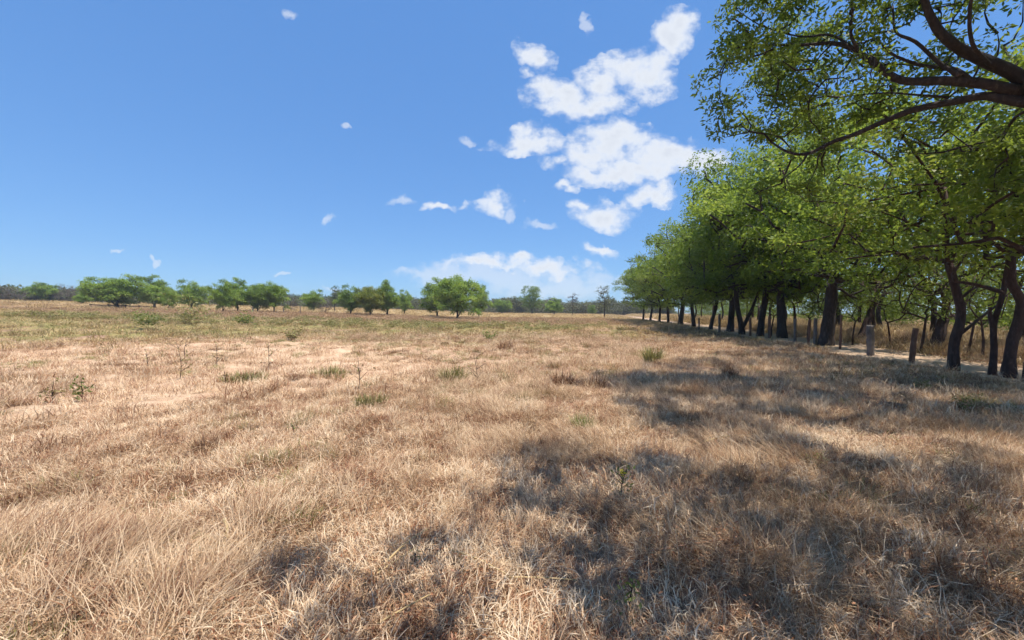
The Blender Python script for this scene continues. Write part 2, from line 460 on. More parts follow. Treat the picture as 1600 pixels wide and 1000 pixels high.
def grow(rng, tubes, nodes, targets, r0, tip=.018, thin=1.0, sides=6):
    """link every clump to the nearest wood already there; thickness follows what each piece carries"""
    pos = [np.array(p) for p in nodes]; par = list(range(-1, len(nodes)-1)); fixed = len(nodes)
    base = pos[fixed-1]
    for tt in sorted(targets, key=lambda q: np.linalg.norm(q-base)):
        best = None
        for i, p in enumerate(pos):
            if i < max(0, fixed-2): continue
            dd = np.linalg.norm(p-tt)*(1.0 if tt[2] > p[2]-.3 else 1.5)+.25*np.linalg.norm(p-base)
            if best is None or dd < best[0]: best = (dd, i)
        i = best[1]; p = pos[i]; L_ = np.linalg.norm(tt-p)
        n = max(2, int(L_/.7)); last = i
        mid = rng.normal(0, .10*L_, 3); mid[2] = abs(mid[2])*.6
        for k in range(1, n+1):
            f = k/n
            q = p*(1-f)+tt*f+mid*math.sin(f*math.pi)+rng.normal(0, .05, 3)*(k < n)
            pos.append(q); par.append(last); last = len(pos)-1
    w = np.zeros(len(pos))
    ch = [[] for _ in pos]
    for i, p in enumerate(par):
        if p >= 0: ch[p].append(i)
    for i in range(len(pos)-1, -1, -1):
        w[i] = max(1.0, sum(w[c_] for c_ in ch[i]))
    R = tip+(r0*thin-tip)*np.sqrt(w/w[fixed-1])
    done = set()
    for i in range(fixed, len(pos)):
        p = par[i]
        main = p >= fixed and max(ch[p], key=lambda c_: w[c_]) == i
        if main: continue
        line = [p, i]
        while ch[line[-1]]:
            line.append(max(ch[line[-1]], key=lambda c_: w[c_]))
        pts = np.array([pos[k] for k in line]); rr = [min(R[line[1]]*1.05, R[p])]+[R[k] for k in line[1:]]
        tubes.add(pts, rr, sides, rng, .08, cap=False)
    return R

def make_tree(seed, trunk, r0, c, R, n_cl, cl_r, per, leaf, mats, spray_r=.26, leaves=14, zmin=2.3, gap=.9, sparse=.3, forks=None, shell=.45, tintbase=None, sides=11, flare=1.32, flat=.75, width=.42, tip=.018):
    rng = np.random.RandomState(seed)
    tb = Tubes()
    tr = spline(trunk, max(8, len(trunk)*3))
    rr = np.linspace(r0, r0*.72, len(tr)); rr[0] *= flare; rr[1] *= 1+(flare-1)*.45
    tr2 = tr.copy(); tr2[0, 2] -= .25
    tb.add(tr2, rr, sides, rng, .24)
    for fk in (forks or []):
        pts = spline(fk[0], 8); tb.add(pts, np.linspace(fk[1], fk[1]*.45, 8), 7, rng, .14)
    cs = scatter_clumps(rng, np.array(c, float), np.array(R, float), n_cl, gap, zmin, shell)
    rad = cl_r*rng.uniform(.7, 1.25, len(cs))
    grow(rng, tb, list(tr[-4:]), cs, r0*.72, tip=tip)
    tm = tb.mesh('trunk', mats[0])
    cm = crown_mesh('crown', rng, cs, rad, per, leaf, spray_r, leaves, mats[1], flat=flat, sparse=sparse, tintbase=tintbase, width=width)
    return tm, cm
def put_tree(pair, name, label, cat, loc, rotz=0, scale=(1, 1, 1), group=None, crown_mat=None):
    o_ = thing(name, label, cat, loc, group, rotz)
    o_.scale = scale
    obj('trunk', pair[0], o_); cr = obj('crown', pair[1], o_)
    if crown_mat:
        cr.material_slots[0].link = 'OBJECT'; cr.material_slots[0].material = crown_mat
    return o_

# ------------------------------------------------------------------ the ground sheet
rr = np.concatenate([np.linspace(.3, 14, 260), 14*np.exp(np.linspace(0, math.log(950/14), 260))[1:]])
aa = np.radians(np.concatenate([np.linspace(-64, 64, 720), np.linspace(64, 296, 90)[1:-1]]))
RR, AA = np.meshgrid(rr, aa, indexing='ij')
X = RR*np.sin(AA); Y = RR*np.cos(AA)
Z = ground_z(X, Y)
def zones(X, Y):
    n1 = fbm(X/6+20, Y/6+4, 4); n2 = fbm(X/2.2+50, Y/2.2, 4)
    r = np.hypot(X, Y)
    w = Y+10*(n1-.5)                                  # wobbly distance
    left = 1-sstep(-5.5, 1.0, X-0.10*Y+5*(n1-.5))
    bare = sstep(6.5, 8.5, w)*(1-sstep(17, 23, w))*left
    bare = np.maximum(bare, .5*(1-sstep(2, 9, X))*sstep(8, 11, w)*(1-sstep(15, 24, w))*sstep(.42, .55, n2))
    green = sstep(16, 21, w)*(1-sstep(38, 52, w))*sstep(.34, .52, n2+.1*left)*(1-sstep(3, 9, X-.1*Y))
    red = sstep(36, 48, w)*(1-sstep(70, 88, w))*.65
    far = sstep(72, 90, w)
    off = X-row_x(Y)
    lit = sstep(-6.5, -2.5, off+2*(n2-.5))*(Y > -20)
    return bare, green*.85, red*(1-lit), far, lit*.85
za = [z.ravel() for z in zones(X, Y)]
na, nr = len(aa), len(rr)
I = np.arange(nr*na).reshape(nr, na)
q = np.stack([I[:-1, :], I[1:, :], np.roll(I, -1, 1)[1:, :], np.roll(I, -1, 1)[:-1, :]], -1).reshape(-1, 4)
V = np.stack([X.ravel(), Y.ravel(), Z.ravel()], 1)
V = np.vstack([V, [[0, 0, float(ground_z(0, 0))]]])
ctr = len(V)-1
tri = np.stack([np.full(na, ctr), I[0], np.roll(I[0], -1)], 1)
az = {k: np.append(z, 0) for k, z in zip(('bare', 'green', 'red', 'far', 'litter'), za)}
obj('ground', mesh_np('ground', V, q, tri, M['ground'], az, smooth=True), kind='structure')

# dirt road beyond the tree row: a sheet just above the ground
ys = np.concatenate([np.linspace(-6, 40, 260), np.linspace(40.5, 130, 120)])
os_ = np.linspace(0, 1, 41)
YY, OO = np.meshgrid(ys, os_, indexing='ij')
rut = np.exp(-((OO-.28)/.06)**2)+np.exp(-((OO-.68)/.06)**2)
e0 = 1.0+.45*(fbm(ys/1.3, ys*0+3, 3)-.5)*2; e1 = 5.0+.8*(fbm(ys/1.7+40, ys*0+3, 3)-.5)*2
XX = row_x(YY)+e0[:, None]*(1-OO)+e1[:, None]*OO
ZZ = ground_z(XX, YY)+.045-.03*(np.abs(OO-.5)*2)**4*1.6-.03*rut
I = np.arange(XX.size).reshape(XX.shape)
q = np.stack([I[:-1, :-1], I[:-1, 1:], I[1:, 1:], I[1:, :-1]], -1).reshape(-1, 4)
obj('dirt_road', mesh_np('dirt_road', np.stack([XX.ravel(), YY.ravel(), ZZ.ravel()], 1), q, None, M['road'], smooth=True), kind='structure')

# ------------------------------------------------------------------ grass
def blade_patch(seed, n, rad, h, lean, w, mat, curl=.5, tint=(.1, .95), comb=0, name='blades'):
    """a patch of n curved blades; lean 0 upright .. 1 lying"""
    rng = np.random.RandomState(seed)
    a = rng.rand(n)*2*np.pi; r = rad*np.sqrt(rng.rand(n))
    b = np.stack([r*np.cos(a), r*np.sin(a), np.full(n, -.03)], 1)
    ph = a*(1-comb)+rng.normal(0, 1.1, n) if comb < .5 else rng.normal(0, .7, n)
    el = np.clip(rng.normal(lean, .28, n), 0.02, 1.25)
    H = h*rng.uniform(.45, 1.25, n)
    V = np.zeros((n, 7, 3)); 
    side = np.stack([-np.sin(ph), np.cos(ph), rng.normal(0, .3, n)], 1)
    ww = w*rng.uniform(.6, 1.3, n)
    pos = b.copy(); ang = el.copy()
    jog = rng.normal(0, .5, (n, 3))
    for k in range(4):
        wd = ww*(1, .9, .6, 0)[k]
        if k < 3:
            V[:, 2*k] = pos-side*wd[:, None]*.5; V[:, 2*k+1] = pos+side*wd[:, None]*.5
        else: V[:, 6] = pos
        if k < 3:
            d = np.stack([np.cos(ph)*np.sin(ang), np.sin(ph)*np.sin(ang), np.cos(ang)], 1)
            pos = pos+d*(H/3)[:, None]
            pos[:, 2] = np.maximum(pos[:, 2], .004+.03*rng.rand(n))
            ang = ang+curl*rng.uniform(.2, 1.0, n); ph = ph+jog[:, k]*curl
    base = np.arange(n)[:, None]*7
    Q = np.concatenate([base+np.array([0, 1, 3, 2]), base+np.array([2, 3, 5, 4])])
    T = base+np.array([4, 5, 6])
    ti = np.repeat(np.clip(rng.uniform(tint[0], tint[1], n), 0, 1), 7)
    return mesh_np(name, V.reshape(-1, 3), Q, T, mat, {'tint': ti})
def leaf_patch(seed, n, rad, h, leaf, mat, stems=6, tint=(.1, .9), name='leaves'):
    """low leafy weed: stems with small leaves"""
    rng = np.random.RandomState(seed)
    V = []; ti = []
    for s in range(stems):
        a = rng.rand()*6.28; r0_ = rad*.4*rng.rand(); b = np.array([math.cos(a)*r0_, math.sin(a)*r0_, -.02])
        d = np.array([math.cos(a)*rng.uniform(.1, .9), math.sin(a)*rng.uniform(.1, .9), 1.0]); d /= np.linalg.norm(d)
        H = h*rng.uniform(.5, 1.15)
        sd = np.cross(d, rng.normal(0, 1, 3)); sd /= np.linalg.norm(sd); sw = .004+leaf*.03
        V.append([b-sd*sw, b+sd*sw, b+d*H+sd*sw*.3, b+d*H-sd*sw*.3]); ti += [.02]*4
        for k in range(n//stems):
            f = rng.uniform(.15, 1)**.7; p_ = b+d*H*f
            dd = rng.normal(0, 1, 3); dd[2] = abs(dd[2])*.5-.1; dd /= np.linalg.norm(dd)
            w_ = np.cross(dd, [0, 0, 1]+rng.normal(0, .5, 3)); w_ /= np.linalg.norm(w_)+1e-9
            l = leaf*rng.uniform(.6, 1.3); p_ = p_+dd*rng.uniform(0, rad*.35)
            V.append([p_, p_+dd*l*.5+w_*l*.25, p_+dd*l, p_+dd*l*.5-w_*l*.25]); ti += [rng.uniform(*tint)]*4
    V = np.array(V).reshape(-1, 3)
    return mesh_np(name, V, np.arange(len(V)).reshape(-1, 4), None, mat, {'tint': ti})

def scatter_object(name, label, cat, meshes, pts, rot, scl, idx):
    """one object whose geometry nodes set patch meshes on its points"""
    me = bpy.data.meshes.new(name+'_points')
    me.vertices.add(len(pts)); me.vertices.foreach_set('co', np.asarray(pts, np.float32).ravel())
    for k_, ty, arr in (('rot', 'FLOAT_VECTOR', rot), ('scl', 'FLOAT_VECTOR', scl)):
        a_ = me.attributes.new(k_, ty, 'POINT'); a_.data.foreach_set('vector', np.asarray(arr, np.float32).ravel())
    a_ = me.attributes.new('pick', 'INT', 'POINT'); a_.data.foreach_set('value', np.asarray(idx, np.int32))
    o_ = obj(name, me, kind='stuff', label=label, category=cat)
    col = bpy.data.collections.new(name+'_patches')
    for i, ms in enumerate(meshes):
        so_ = bpy.data.objects.new('%s_patch_%02d' % (name, i), ms); col.objects.link(so_)
    ng = bpy.data.node_groups.new(name, 'GeometryNodeTree')
    ng.interface.new_socket('Geometry', in_out='INPUT', socket_type='NodeSocketGeometry')
    ng.interface.new_socket('Geometry', in_out='OUTPUT', socket_type='NodeSocketGeometry')
    gi = ng.nodes.new('NodeGroupInput'); go = ng.nodes.new('NodeGroupOutput')
    ip = ng.nodes.new('GeometryNodeInstanceOnPoints'); ci = ng.nodes.new('GeometryNodeCollectionInfo')
    ci.inputs['Collection'].default_value = col; ci.inputs['Separate Children'].default_value = True
    ci.inputs['Reset Children'].default_value = True
    def na_(nm, ty):
        n_ = ng.nodes.new('GeometryNodeInputNamedAttribute'); n_.data_type = ty; n_.inputs[0].default_value = nm
        return n_.outputs[0]
    e2r = ng.nodes.new('FunctionNodeEulerToRotation')
    l = ng.links.new
    l(gi.outputs[0], ip.inputs['Points']); l(ci.outputs[0], ip.inputs['Instance'])
    ip.inputs['Pick Instance'].default_value = True
    l(na_('pick', 'INT'), ip.inputs['Instance Index']); l(na_('rot', 'FLOAT_VECTOR'), e2r.inputs[0]); l(e2r.outputs[0], ip.inputs['Rotation'])
    l(na_('scl', 'FLOAT_VECTOR'), ip.inputs['Scale']); l(ip.outputs[0], go.inputs[0])
    md = o_.modifiers.new('scatter', 'NODES'); md.node_group = ng
    return o_

def wedge(rng, n, r0, r1, amax=58, a0=None, power=2.0):
    r = (rng.rand(n)*(r1**power-r0**power)+r0**power)**(1/power)
    a = np.radians(rng.uniform(-amax if a0 is None else a0, amax, n))
    return r*np.sin(a), r*np.cos(a)
rng = np.random.RandomState(11)

# 0-3 matted litter, 4-6 short tangled, 7-9 tall arching tufts, 10-11 wide-bladed for farther off
pm = [blade_patch(100+i, 190, .36, .13, 1.15, .0052, M['straw'], .35) for i in range(4)]
pm += [blade_patch(110+i, 110, .28, .16, .80, .0044, M['straw'], .55) for i in range(3)]
pm += [blade_patch(120+i, 80, .17, .36, .52, .0042, M['straw_grey'], .42, comb=1 if i else 0) for i in range(3)]
pm += [blade_patch(130+i, 120, .55, .26, .7, .011, M['straw'], .5) for i in range(2)]
pm += [blade_patch(140+i, 90, .9, .34, .6, .024, M['straw_gold'], .5) for i in range(2)]
pm += [blade_patch(150+i, 90, .9, .34, .6, .024, M['straw_red'], .5) for i in range(2)]
pm += [blade_patch(160+i, 80, .22, .48, 1.0, .0044, M['straw_grey'], .28, comb=1) for i in range(2)]
pm += [blade_patch(170+i, 9, .25, .40, .45, .0034, M['straw'], .25, (.7, 1)) for i in range(2)]
pm += [blade_patch(180+i, 120, .16, .15, .6, .0055, M['straw_red'], .4, (0, .5)) for i in range(2)]
pm += [blade_patch(190+i, 120, .20, .16, .6, .0055, M['weed'], .4, (.2, .9)) for i in range(2)]
P, RO, SC, ID = [], [], [], []
def addp(x, y, ids, s, szr=(.8, 1.25), tilt=.12, zoff=0, face=None):
    n = len(x)
    if n == 0: return
    z = ground_z(x, y)+zoff
    P.append(np.stack([x, y, z], 1))
    rz = rng.rand(n)*6.283 if face is None else face+rng.normal(0, .5, n)
    RO.append(np.stack([rng.normal(0, tilt, n), rng.normal(0, tilt, n), rz], 1))
    s = s*np.ones(n); k = rng.uniform(szr[0], szr[1], n)
    SC.append(np.stack([s, s, s*k], 1)); ID.append(np.array(ids)[rng.randint(0, len(ids), n)])
def onroad(x, y):
    off = x-row_x(y)
    return (off > .95) & (off < 5.2-.6*vnoise(y*1.3, 4.0)) & (vnoise(x*2.1, y*2.1+7) < .93)
# near matted cover
x, y = wedge(rng, 3400, 1.3, 8.5, 62); k = ~onroad(x, y) & ((fbm(x/.6+5, y/.6+77, 3) < .54) | (rng.rand(len(x)) < .35)) & ~((x > -1.5) & (x < .35) & (y < 3.0) & (rng.rand(len(x)) < .5)); addp(x[k], y[k], [0, 1, 2, 3], 1.0)
x, y = wedge(rng, 2600, 1.3, 9, 62)
b_, g_, r_, f_, l_ = zones(x, y); k = (rng.rand(len(x)) > b_*.85) & (fbm(x/.8, y/.8, 3) > .42) & ~onroad(x, y); addp(x[k], y[k], [4, 5, 6], 1.0)
# tall tufts, thicker in the middle and to the right, combed by the wind
x, y = wedge(rng, 5200, 1.4, 15, 62)
dn = fbm(x/1.1+8, y/1.1+30, 3)
th = .59-.10*sstep(-.3, 2.2, x)+.05*(x < -.8)*(y > 3.2)+.12*((x > -1.5) & (x < .35) & (y < 3.1))+.10*(x < -2.2)-.10*((x < -1.4) & (y < 2.6))
b_, g_, r_, f_, l_ = zones(x, y)
k = (dn > th) & (b_ < .35) & ~onroad(x, y) & (l_ < .95); x = x[k]; y = y[k]
fa = 5.2*(fbm(x/3+60, y/3, 2)-.5)+math.pi*.9
addp(x, y, [7, 8, 9], rng.uniform(.4, .85, len(x)), (.7, 1.1), .2, face=fa)
x, y = wedge(rng, 3200, 1.4, 9, 62)
k = (fbm(x/.9+48, y/.9+3, 3) > .56-.08*sstep(-.3, 2.5, x)-.08*((x < -1.5) & (y < 2.6))+.08*((x < -.6) & (y >= 2.8))) & ~((x > -1.5) & (x < .35) & (y < 3.1)); x = x[k]; y = y[k]
b_, g_, r_, f_, l_ = zones(x, y); k = b_ < .5; x = x[k]; y = y[k]
addp(x, y, [16, 17], rng.uniform(.5, .95, len(x)), (.7, 1.1), .15, face=6*(fbm(x/2.2+10, y/2.2+40, 2)-.5)+math.pi*.9)
x, y = wedge(rng, 1500, 1.6, 14, 62); k = ~onroad(x, y); addp(x[k], y[k], [18, 19], rng.uniform(.4, 1.0, k.sum()))
x, y = wedge(rng, 3800, 2, 30, 60, power=1.5); k = (fbm(x/1.9+7, y/1.9+71, 3) > .52) & ~onroad(x, y); addp(x[k], y[k], [20, 21], rng.uniform(.35, 1.3, k.sum()))
x, y = wedge(rng, 3400, 2.4, 30, 60, power=1.6); k = (fbm(x/2.6+91, y/2.6+17, 3) > .55-.05*(y > 8)) & ~onroad(x, y); addp(x[k], y[k], [22, 23], rng.uniform(.3, 1.2, k.sum()))
# middle distance
x, y = wedge(rng, 7000, 7.5, 26, 60)
b_, g_, r_, f_, l_ = zones(x, y); k = (rng.rand(len(x)) > b_*.62+.35*l_) & ~onroad(x, y); addp(x[k], y[k], [10, 11], rng.uniform(.5, 1.0, k.sum()))
x, y = wedge(rng, 5500, 8, 24, 60)
b_, g_, r_, f_, l_ = zones(x, y); k = (fbm(x/1.3+70, y/1.3, 3) > .50) & (b_ < .4) & ~onroad(x, y) & (l_ < .6); addp(x[k], y[k], [4, 5, 6, 7], rng.uniform(.8, 1.25, k.sum()))
x, y = wedge(rng, 9000, 22, 85, 58)
b_, g_, r_, f_, l_ = zones(x, y); k = (rng.rand(len(x)) > .3*l_+.4*g_) & ~onroad(x, y)
k2 = k & ((r_ > .3) | (rng.rand(len(x)) < .25)); k &= ~k2
addp(x[k], y[k], [12, 13], rng.uniform(.5, 1.05, k.sum())); addp(x[k2], y[k2], [14, 15], rng.uniform(.5, 1.05, k2.sum()))
x, y = wedge(rng, 5000, 80, 170, 56)
k = ~onroad(x, y); addp(x[k], y[k], [12, 13], rng.uniform(1, 1.7, k.sum()))
# the tall golden strip on the bank beyond the road
y = rng.uniform(4, 90, 2600); x = row_x(y)+rng.uniform(5.2, 14, 2600); addp(x, y, [12, 13, 14, 12], rng.uniform(.6, 1.3, 2600), (.7, 1.7))
y = rng.uniform(5, 40, 900); x = row_x(y)+rng.uniform(4.9, 8, 900); addp(x, y, [7, 8, 9], rng.uniform(1.0, 1.5, 900), (1, 1.5))
scatter_object('dry_grass', 'dry straw-coloured grass matted and tufted over the whole pasture', 'grass', pm,
               np.concatenate(P), np.concatenate(RO), np.concatenate(SC), np.concatenate(ID))

# low olive weeds in a band across the middle of the pasture
wm = [leaf_patch(200+i, 110, .38, .42, .06, M['weed'], 12) for i in range(3)]+[leaf_patch(210, 80, .3, .32, .05, M['weed_green'], 8)]
wm += [leaf_patch(220+i, 90, .5, .5, .12, M['weed'], 12) for i in range(2)]
P, RO, SC, ID = [], [], [], []
x, y = wedge(rng, 9000, 14, 60, 60)
b_, g_, r_, f_, l_ = zones(x, y)
k = (rng.rand(len(x)) < g_*.75+.02) & ~onroad(x, y) & (l_ < .3) & (y < 34); addp(x[k], y[k], [0, 1, 2, 3, 0, 1], rng.uniform(.4, 1.05, k.sum()), (.5, 1.0))
k = (rng.rand(len(x)) < g_*.9) & ~onroad(x, y) & (l_ < .3) & (y >= 32); addp(x[k], y[k], [4, 5], rng.uniform(.5, 1.1, k.sum()), (.5, .9))
x, y = wedge(rng, 1800, 4.5, 20, 60); k = (x > .1*y+2.5) & (fbm(x/1.5, y/1.5+9, 3) > .5) & ~onroad(x, y); addp(x[k], y[k], [0, 3, 2], rng.uniform(.2, .5, k.sum()), (.5, .9))
scatter_object('low_weeds', 'low olive and yellowing weeds growing in a band across the pasture', 'weeds', wm,
               np.concatenate(P), np.concatenate(RO), np.concatenate(SC), np.concatenate(ID))

# russet fallen leaves between the tufts
n = 60000
x, y = wedge(rng, n, 1.4, 14, 62, power=1.4)
k = (fbm(x/.7+33, y/.7+12, 3)+.10*sstep(-1, 2, x) > .52) | (x-row_x(y) > -5); x = x[k]; y = y[k]; n = len(x)
z = ground_z(x, y)+rng.uniform(.02, .10, n)
nr_ = rng.normal(0, .45, (n, 3))+[0, 0, 1]
Rm = rot_mats(rng, n, nr_); s = rng.uniform(.008, .019, n)
tp = np.array([[-1, 0, .2], [0, .36, .3], [1, 0, -.1], [0, -.32, .35]])
V = np.einsum('nij,vj->nvi', Rm, tp)*s[:, None, None]+np.stack([x, y, z], 1)[:, None]
obj('fallen_leaves', mesh_np('fallen_leaves', V.reshape(-1, 3), np.arange(n*4).reshape(-1, 4), None, M['russet'], {'tint': np.repeat(rng.rand(n), 4)}),
    kind='stuff', label='russet dry leaf litter strewn between the grass tufts', category='leaf litter')

# ------------------------------------------------------------------ the tree row
RG = 'leafy trees in a row beside the dirt road'
BK = (M['bark'], M['leaf'])
def std(seed, lean=(0, 0), r0=.24, H=10.2, Rr=4.7, mats=BK, th=2.6, n=62, **kw):
    tk = [(0, 0, 0), (lean[0]*.3, lean[1]*.3, th*.35), (lean[0]*.8, lean[1]*.8, th*.75), (lean[0], lean[1], th+.4)]
    return make_tree(seed, tk, r0*.86, (lean[0], lean[1], H*.57), (Rr, Rr, H*.43), n+10, 1.15, 21, .19, mats, spray_r=.30, leaves=13, zmin=kw.pop('zmin', 2.1), gap=1.0, **kw)
variants = [std(1, (.1, .1), .30), std(2, (-.3, .2), .24), std(3, (.5, 0), .22, forks=[([(.1, 0, .3), (-.5, .1, 1.5), (-1.1, .2, 3.2)], .15)]),
            std(4, (-.1, -.3), .33, H=10.6), std(5, (.3, .4), .18, H=9.6, forks=[([(0, 0, .2), (.5, -.1, 1.6), (.9, -.3, 3.2)], .12)])]
# trunk base pixels read off the photograph, variant, scale, turn, label
variants += [std(6, (.2, .2), .2, H=9.8, th=2.0, zmin=1.3)]
rows = [
 (1290, 541, 3, 1.06, .3, 'thickest straight black trunk in the row, between grey fence posts'),
 (1222, 529, 0, 1.12, 1.5, 'tall leafy row tree with thick trunk left of the thickest black trunk'),
 (1187, 526, 1, 1.1, 2.6, 'row tree on the right of the pair of close leaning trunks'),
 (1160, 523, 2, 1.08, 3.2, 'row tree on the left of the close pair, trunk leaning right'),
 (1141, 519, 0, 1.1, 4.4, 'row tree with upright dark trunk just left of the leaning pair'),
 (1110, 515, 4, 1.1, 5.0, 'double-stemmed row tree about midway along the visible trunks'),
 (1084, 511, 1, 1.05, .9, 'slender row tree beyond the double-stemmed one'),
 (1063, 508, 3, 1.02, 2.1, 'upright row tree with bright leaf clumps hanging before its trunk'),
 (1044, 505, 2, 1.0, 1.2, 'row tree far along, low pale-green branches at its front'),
 (1030, 504, 5, 1.05, 3.9, 'row tree far along, third from the far end'),
 (1016, 502, 5, 1.05, 5.6, 'row tree second from the far end of the row'),
 (1005, 501, 5, 1.0, .2, 'small last tree at the far end of the row')]
for (px, py, vi, s, rz, lab) in rows:
    p = hit(px, py)
    put_tree(variants[vi], 'row_tree', lab, 'tree', p, rz, (s, s, s*(.96+.13*((px*7) % 10)/10+(.08 if px > 1150 else 0))), RG, M['leaf_road'] if px in (1110, 1063, 1016) else None)
    print('row', px, np.round(p, 2))
# the nearest row trees with their own bent trunks
p = hit(1490, 580); d = p[1]; k = d/F
tr = make_tree(31, [(0, 0, 0), (.0, 0, .9), (.18*1, 0, 1.7), (-.05, 0, 2.6), (-.25, 0, 3.3)], .135, (-.4, .6, 5.9), (4.8, 4.8, 3.5), 58, 1.05, 20, .17,
               (M['bark_red'], M['leaf']), spray_r=.28, leaves=13, zmin=2.9, gap=1.0,
               forks=[([(.2, 0, 1.15), (1.1, .2, 1.7), (2.2, .6, 2.2)], .05), ([(.12, 0, 2.2), (.8, .1, 2.6), (1.6, .2, 2.5)], .045)])
put_tree(tr, 'row_tree', 'bent reddish trunk bowing to the right then back, alone before the pale road', 'tree', p, 0, group=RG)
p = hit(1550, 588)
tr = make_tree(32, [(0, 0, 0), (.02, 0, .8), (.0, 0, 1.45), (.22, 0, 2.3), (.38, 0, 3.3)], .075, (.4, .8, 5.2), (3.6, 3.6, 2.5), 36, 1.0, 18, .16,
               (M['bark_red'], M['leaf_road']), spray_r=.27, leaves=12, zmin=3.0, gap=1.0,
               forks=[([(.02, 0, 1.3), (-.10, 0, 1.7), (-.12, 0, 1.95)], .07), ([(.22, 0, 2.35), (-.5, .1, 2.6), (-1.1, .1, 2.75), (-.5, .2, 3.6)], .055)])
put_tree(tr, 'row_tree', 'thin forked trunk standing left of the thick curved trunk near the frame edge', 'tree', p, 0, group=RG)
p = hit(1574, 592)
tr = make_tree(33, [(0, 0, 0), (.08, 0, .9), (.26, 0, 1.6), (.30, 0, 2.1), (.02, 0, 2.6), (.1, .1, 3.3)], .115, (.5, .9, 5.4), (3.8, 3.8, 2.5), 40, 1.05, 18, .16,
               (M['bark_red'], M['leaf_road']), spray_r=.27, leaves=12, zmin=3.0, gap=1.0,
               forks=[([(.2, 0, 1.55), (.7, -.1, 1.6), (1.2, -.1, 1.4)], .05)])
put_tree(tr, 'row_tree', 'thick curved reddish trunk bulging right, beside the thin forked one', 'tree', p, 0, group=RG)
p = hit(1606, 604)
tr = make_tree(34, [(0, 0, 0), (.03, 0, .9), (-.02, 0, 2.0), (.1, 0, 3.0)], .095, (.4, .6, 5.4), (3.6, 3.6, 3.0), 30, 1.05, 17, .16,
               (M['bark_red'], M['leaf']), spray_r=.27, leaves=12, zmin=3.4, gap=1.1)
put_tree(tr, 'row_tree', 'dark trunk cut by the right edge of the frame', 'tree', p, 0, group=RG)

# ------------------------------------------------------------------ the big overhanging tree, trunk out of frame on the right
rng2 = np.random.RandomState(77)
tb = Tubes()
base = np.array([11.3, 5.2, float(ground_z(11.3, 5.2))])
hub = at(1640, 165, 6.1)
trunk_l = spline([base-[0, 0, .2], base+[-.1, .1, 1.5], base+[-.5, .2, 2.6], hub+[1.2, -.2, -.7], hub], 14)
tb.add(trunk_l, np.linspace(.42, .27, 14), 12, rng2, .15)
limbs = [
 ([(1640, 165, 6.1), (1585, 158, 6.2), (1540, 150, 6.4), (1500, 157, 6.6), (1430, 171, 6.9), (1380, 190, 7.2), (1340, 208, 7.5), (1300, 222, 7.7), (1262, 240, 7.9), (1232, 238, 8.0), (1205, 222, 8.3)], .13, .03),
 ([(1262, 240, 7.9), (1250, 258, 7.9), (1222, 280, 8.0)], .035, .012),
 ([(1640, 150, 6.1), (1585, 140, 6.2), (1535, 130, 6.3), (1480, 126, 6.5), (1412, 126, 6.7), (1378, 108, 6.8), (1345, 84, 7.0), (1308, 68, 7.2), (1255, 70, 7.6), (1195, 70, 8.0)], .15, .03),
 ([(1620, 140, 6.1), (1580, 112, 6.2), (1530, 90, 6.3), (1495, 72, 6.3), (1468, 48, 6.3), (1450, 15, 6.3), (1438, -30, 6.3)], .16, .06),
 ([(1520, 128, 6.3), (1490, 108, 6.5), (1440, 102, 6.8), (1395, 85, 7.0), (1370, 60, 7.2)], .07, .02),
 ([(1500, 118, 6.3), (1470, 100, 6.5), (1430, 65, 6.6), (1400, 50, 6.7), (1395, 10, 6.8)], .06, .02),
 ([(1345, 84, 7.0), (1330, 55, 7.0), (1332, 15, 7.0), (1325, -30, 6.9)], .05, .025),
 ([(1345, 84, 7.0), (1300, 55, 7.4), (1250, 57, 7.8), (1190, 40, 8.2), (1150, 15, 8.4)], .04, .012),
 ([(1480, 152, 6.7), (1430, 148, 7.0), (1380, 145, 7.4), (1310, 152, 7.9)], .035, .012),
 ([(1545, 100, 6.2), (1520, 70, 6.0), (1515, 20, 5.8), (1525, -40, 5.6)], .05, .03),
 ([(1610, 145, 6.1), (1620, 60, 5.6), (1600, -60, 5.0), (1500, -260, 4.4)], .14, .06),
 ([(1640, 165, 6.1), (1590, 180, 6.6), (1560, 215, 7.2), (1500, 230, 7.8)], .05, .02)]
nodes = []
for pts, ra, rb in limbs:
    w = spline([at(*q_) for q_ in pts], len(pts)*3)
    tb.add(w, np.linspace(ra*.60, rb*.65, len(w)), 9, rng2, .16)
    nodes += list(w[2:])
# foliage seen hanging into the frame: pixel boxes with depth, number of clumps, radius
vis = [((1135, 1310, -60, 110), (7.2, 8.6), 34, .34), ((1110, 1260, 90, 215), (8.2, 9.4), 30, .30), ((1095, 1150, 150, 215), (8.8, 9.4), 5, .22),
       ((1300, 1600, -80, 40), (5.6, 7.2), 9, .34), ((1240, 1420, 150, 240), (8.0, 9.4), 17, .3), ((1300, 1600, -20, 150), (6.6, 8.6), 46, .17), ((1160, 1400, 90, 200), (7.8, 9.2), 20, .24), ((1480, 1620, 180, 260), (7.0, 8.4), 8, .32), ((1380, 1620, 150, 250), (7.6, 9.2), 26, .30), ((1260, 1480, 95, 150), (7.4, 9.0), 16, .22), ((1180, 1300, 230, 320), (8.2, 9.4), 8, .3),
       ((1480, 1600, 190, 330), (7.4, 9.4), 8, .4), ((1320, 1450, -20, 60), (6.6, 7.6), 9, .33)]
cs = []; rad = []
for (x0, x1, y0, y1), (d0, d1), n, r in vis:
    for i in range(n):
        cs.append(at(rng2.uniform(x0, x1), rng2.uniform(y0, y1), rng2.uniform(d0, d1))); rad.append(r*rng2.uniform(.7, 1.3))
nvis = len(cs)
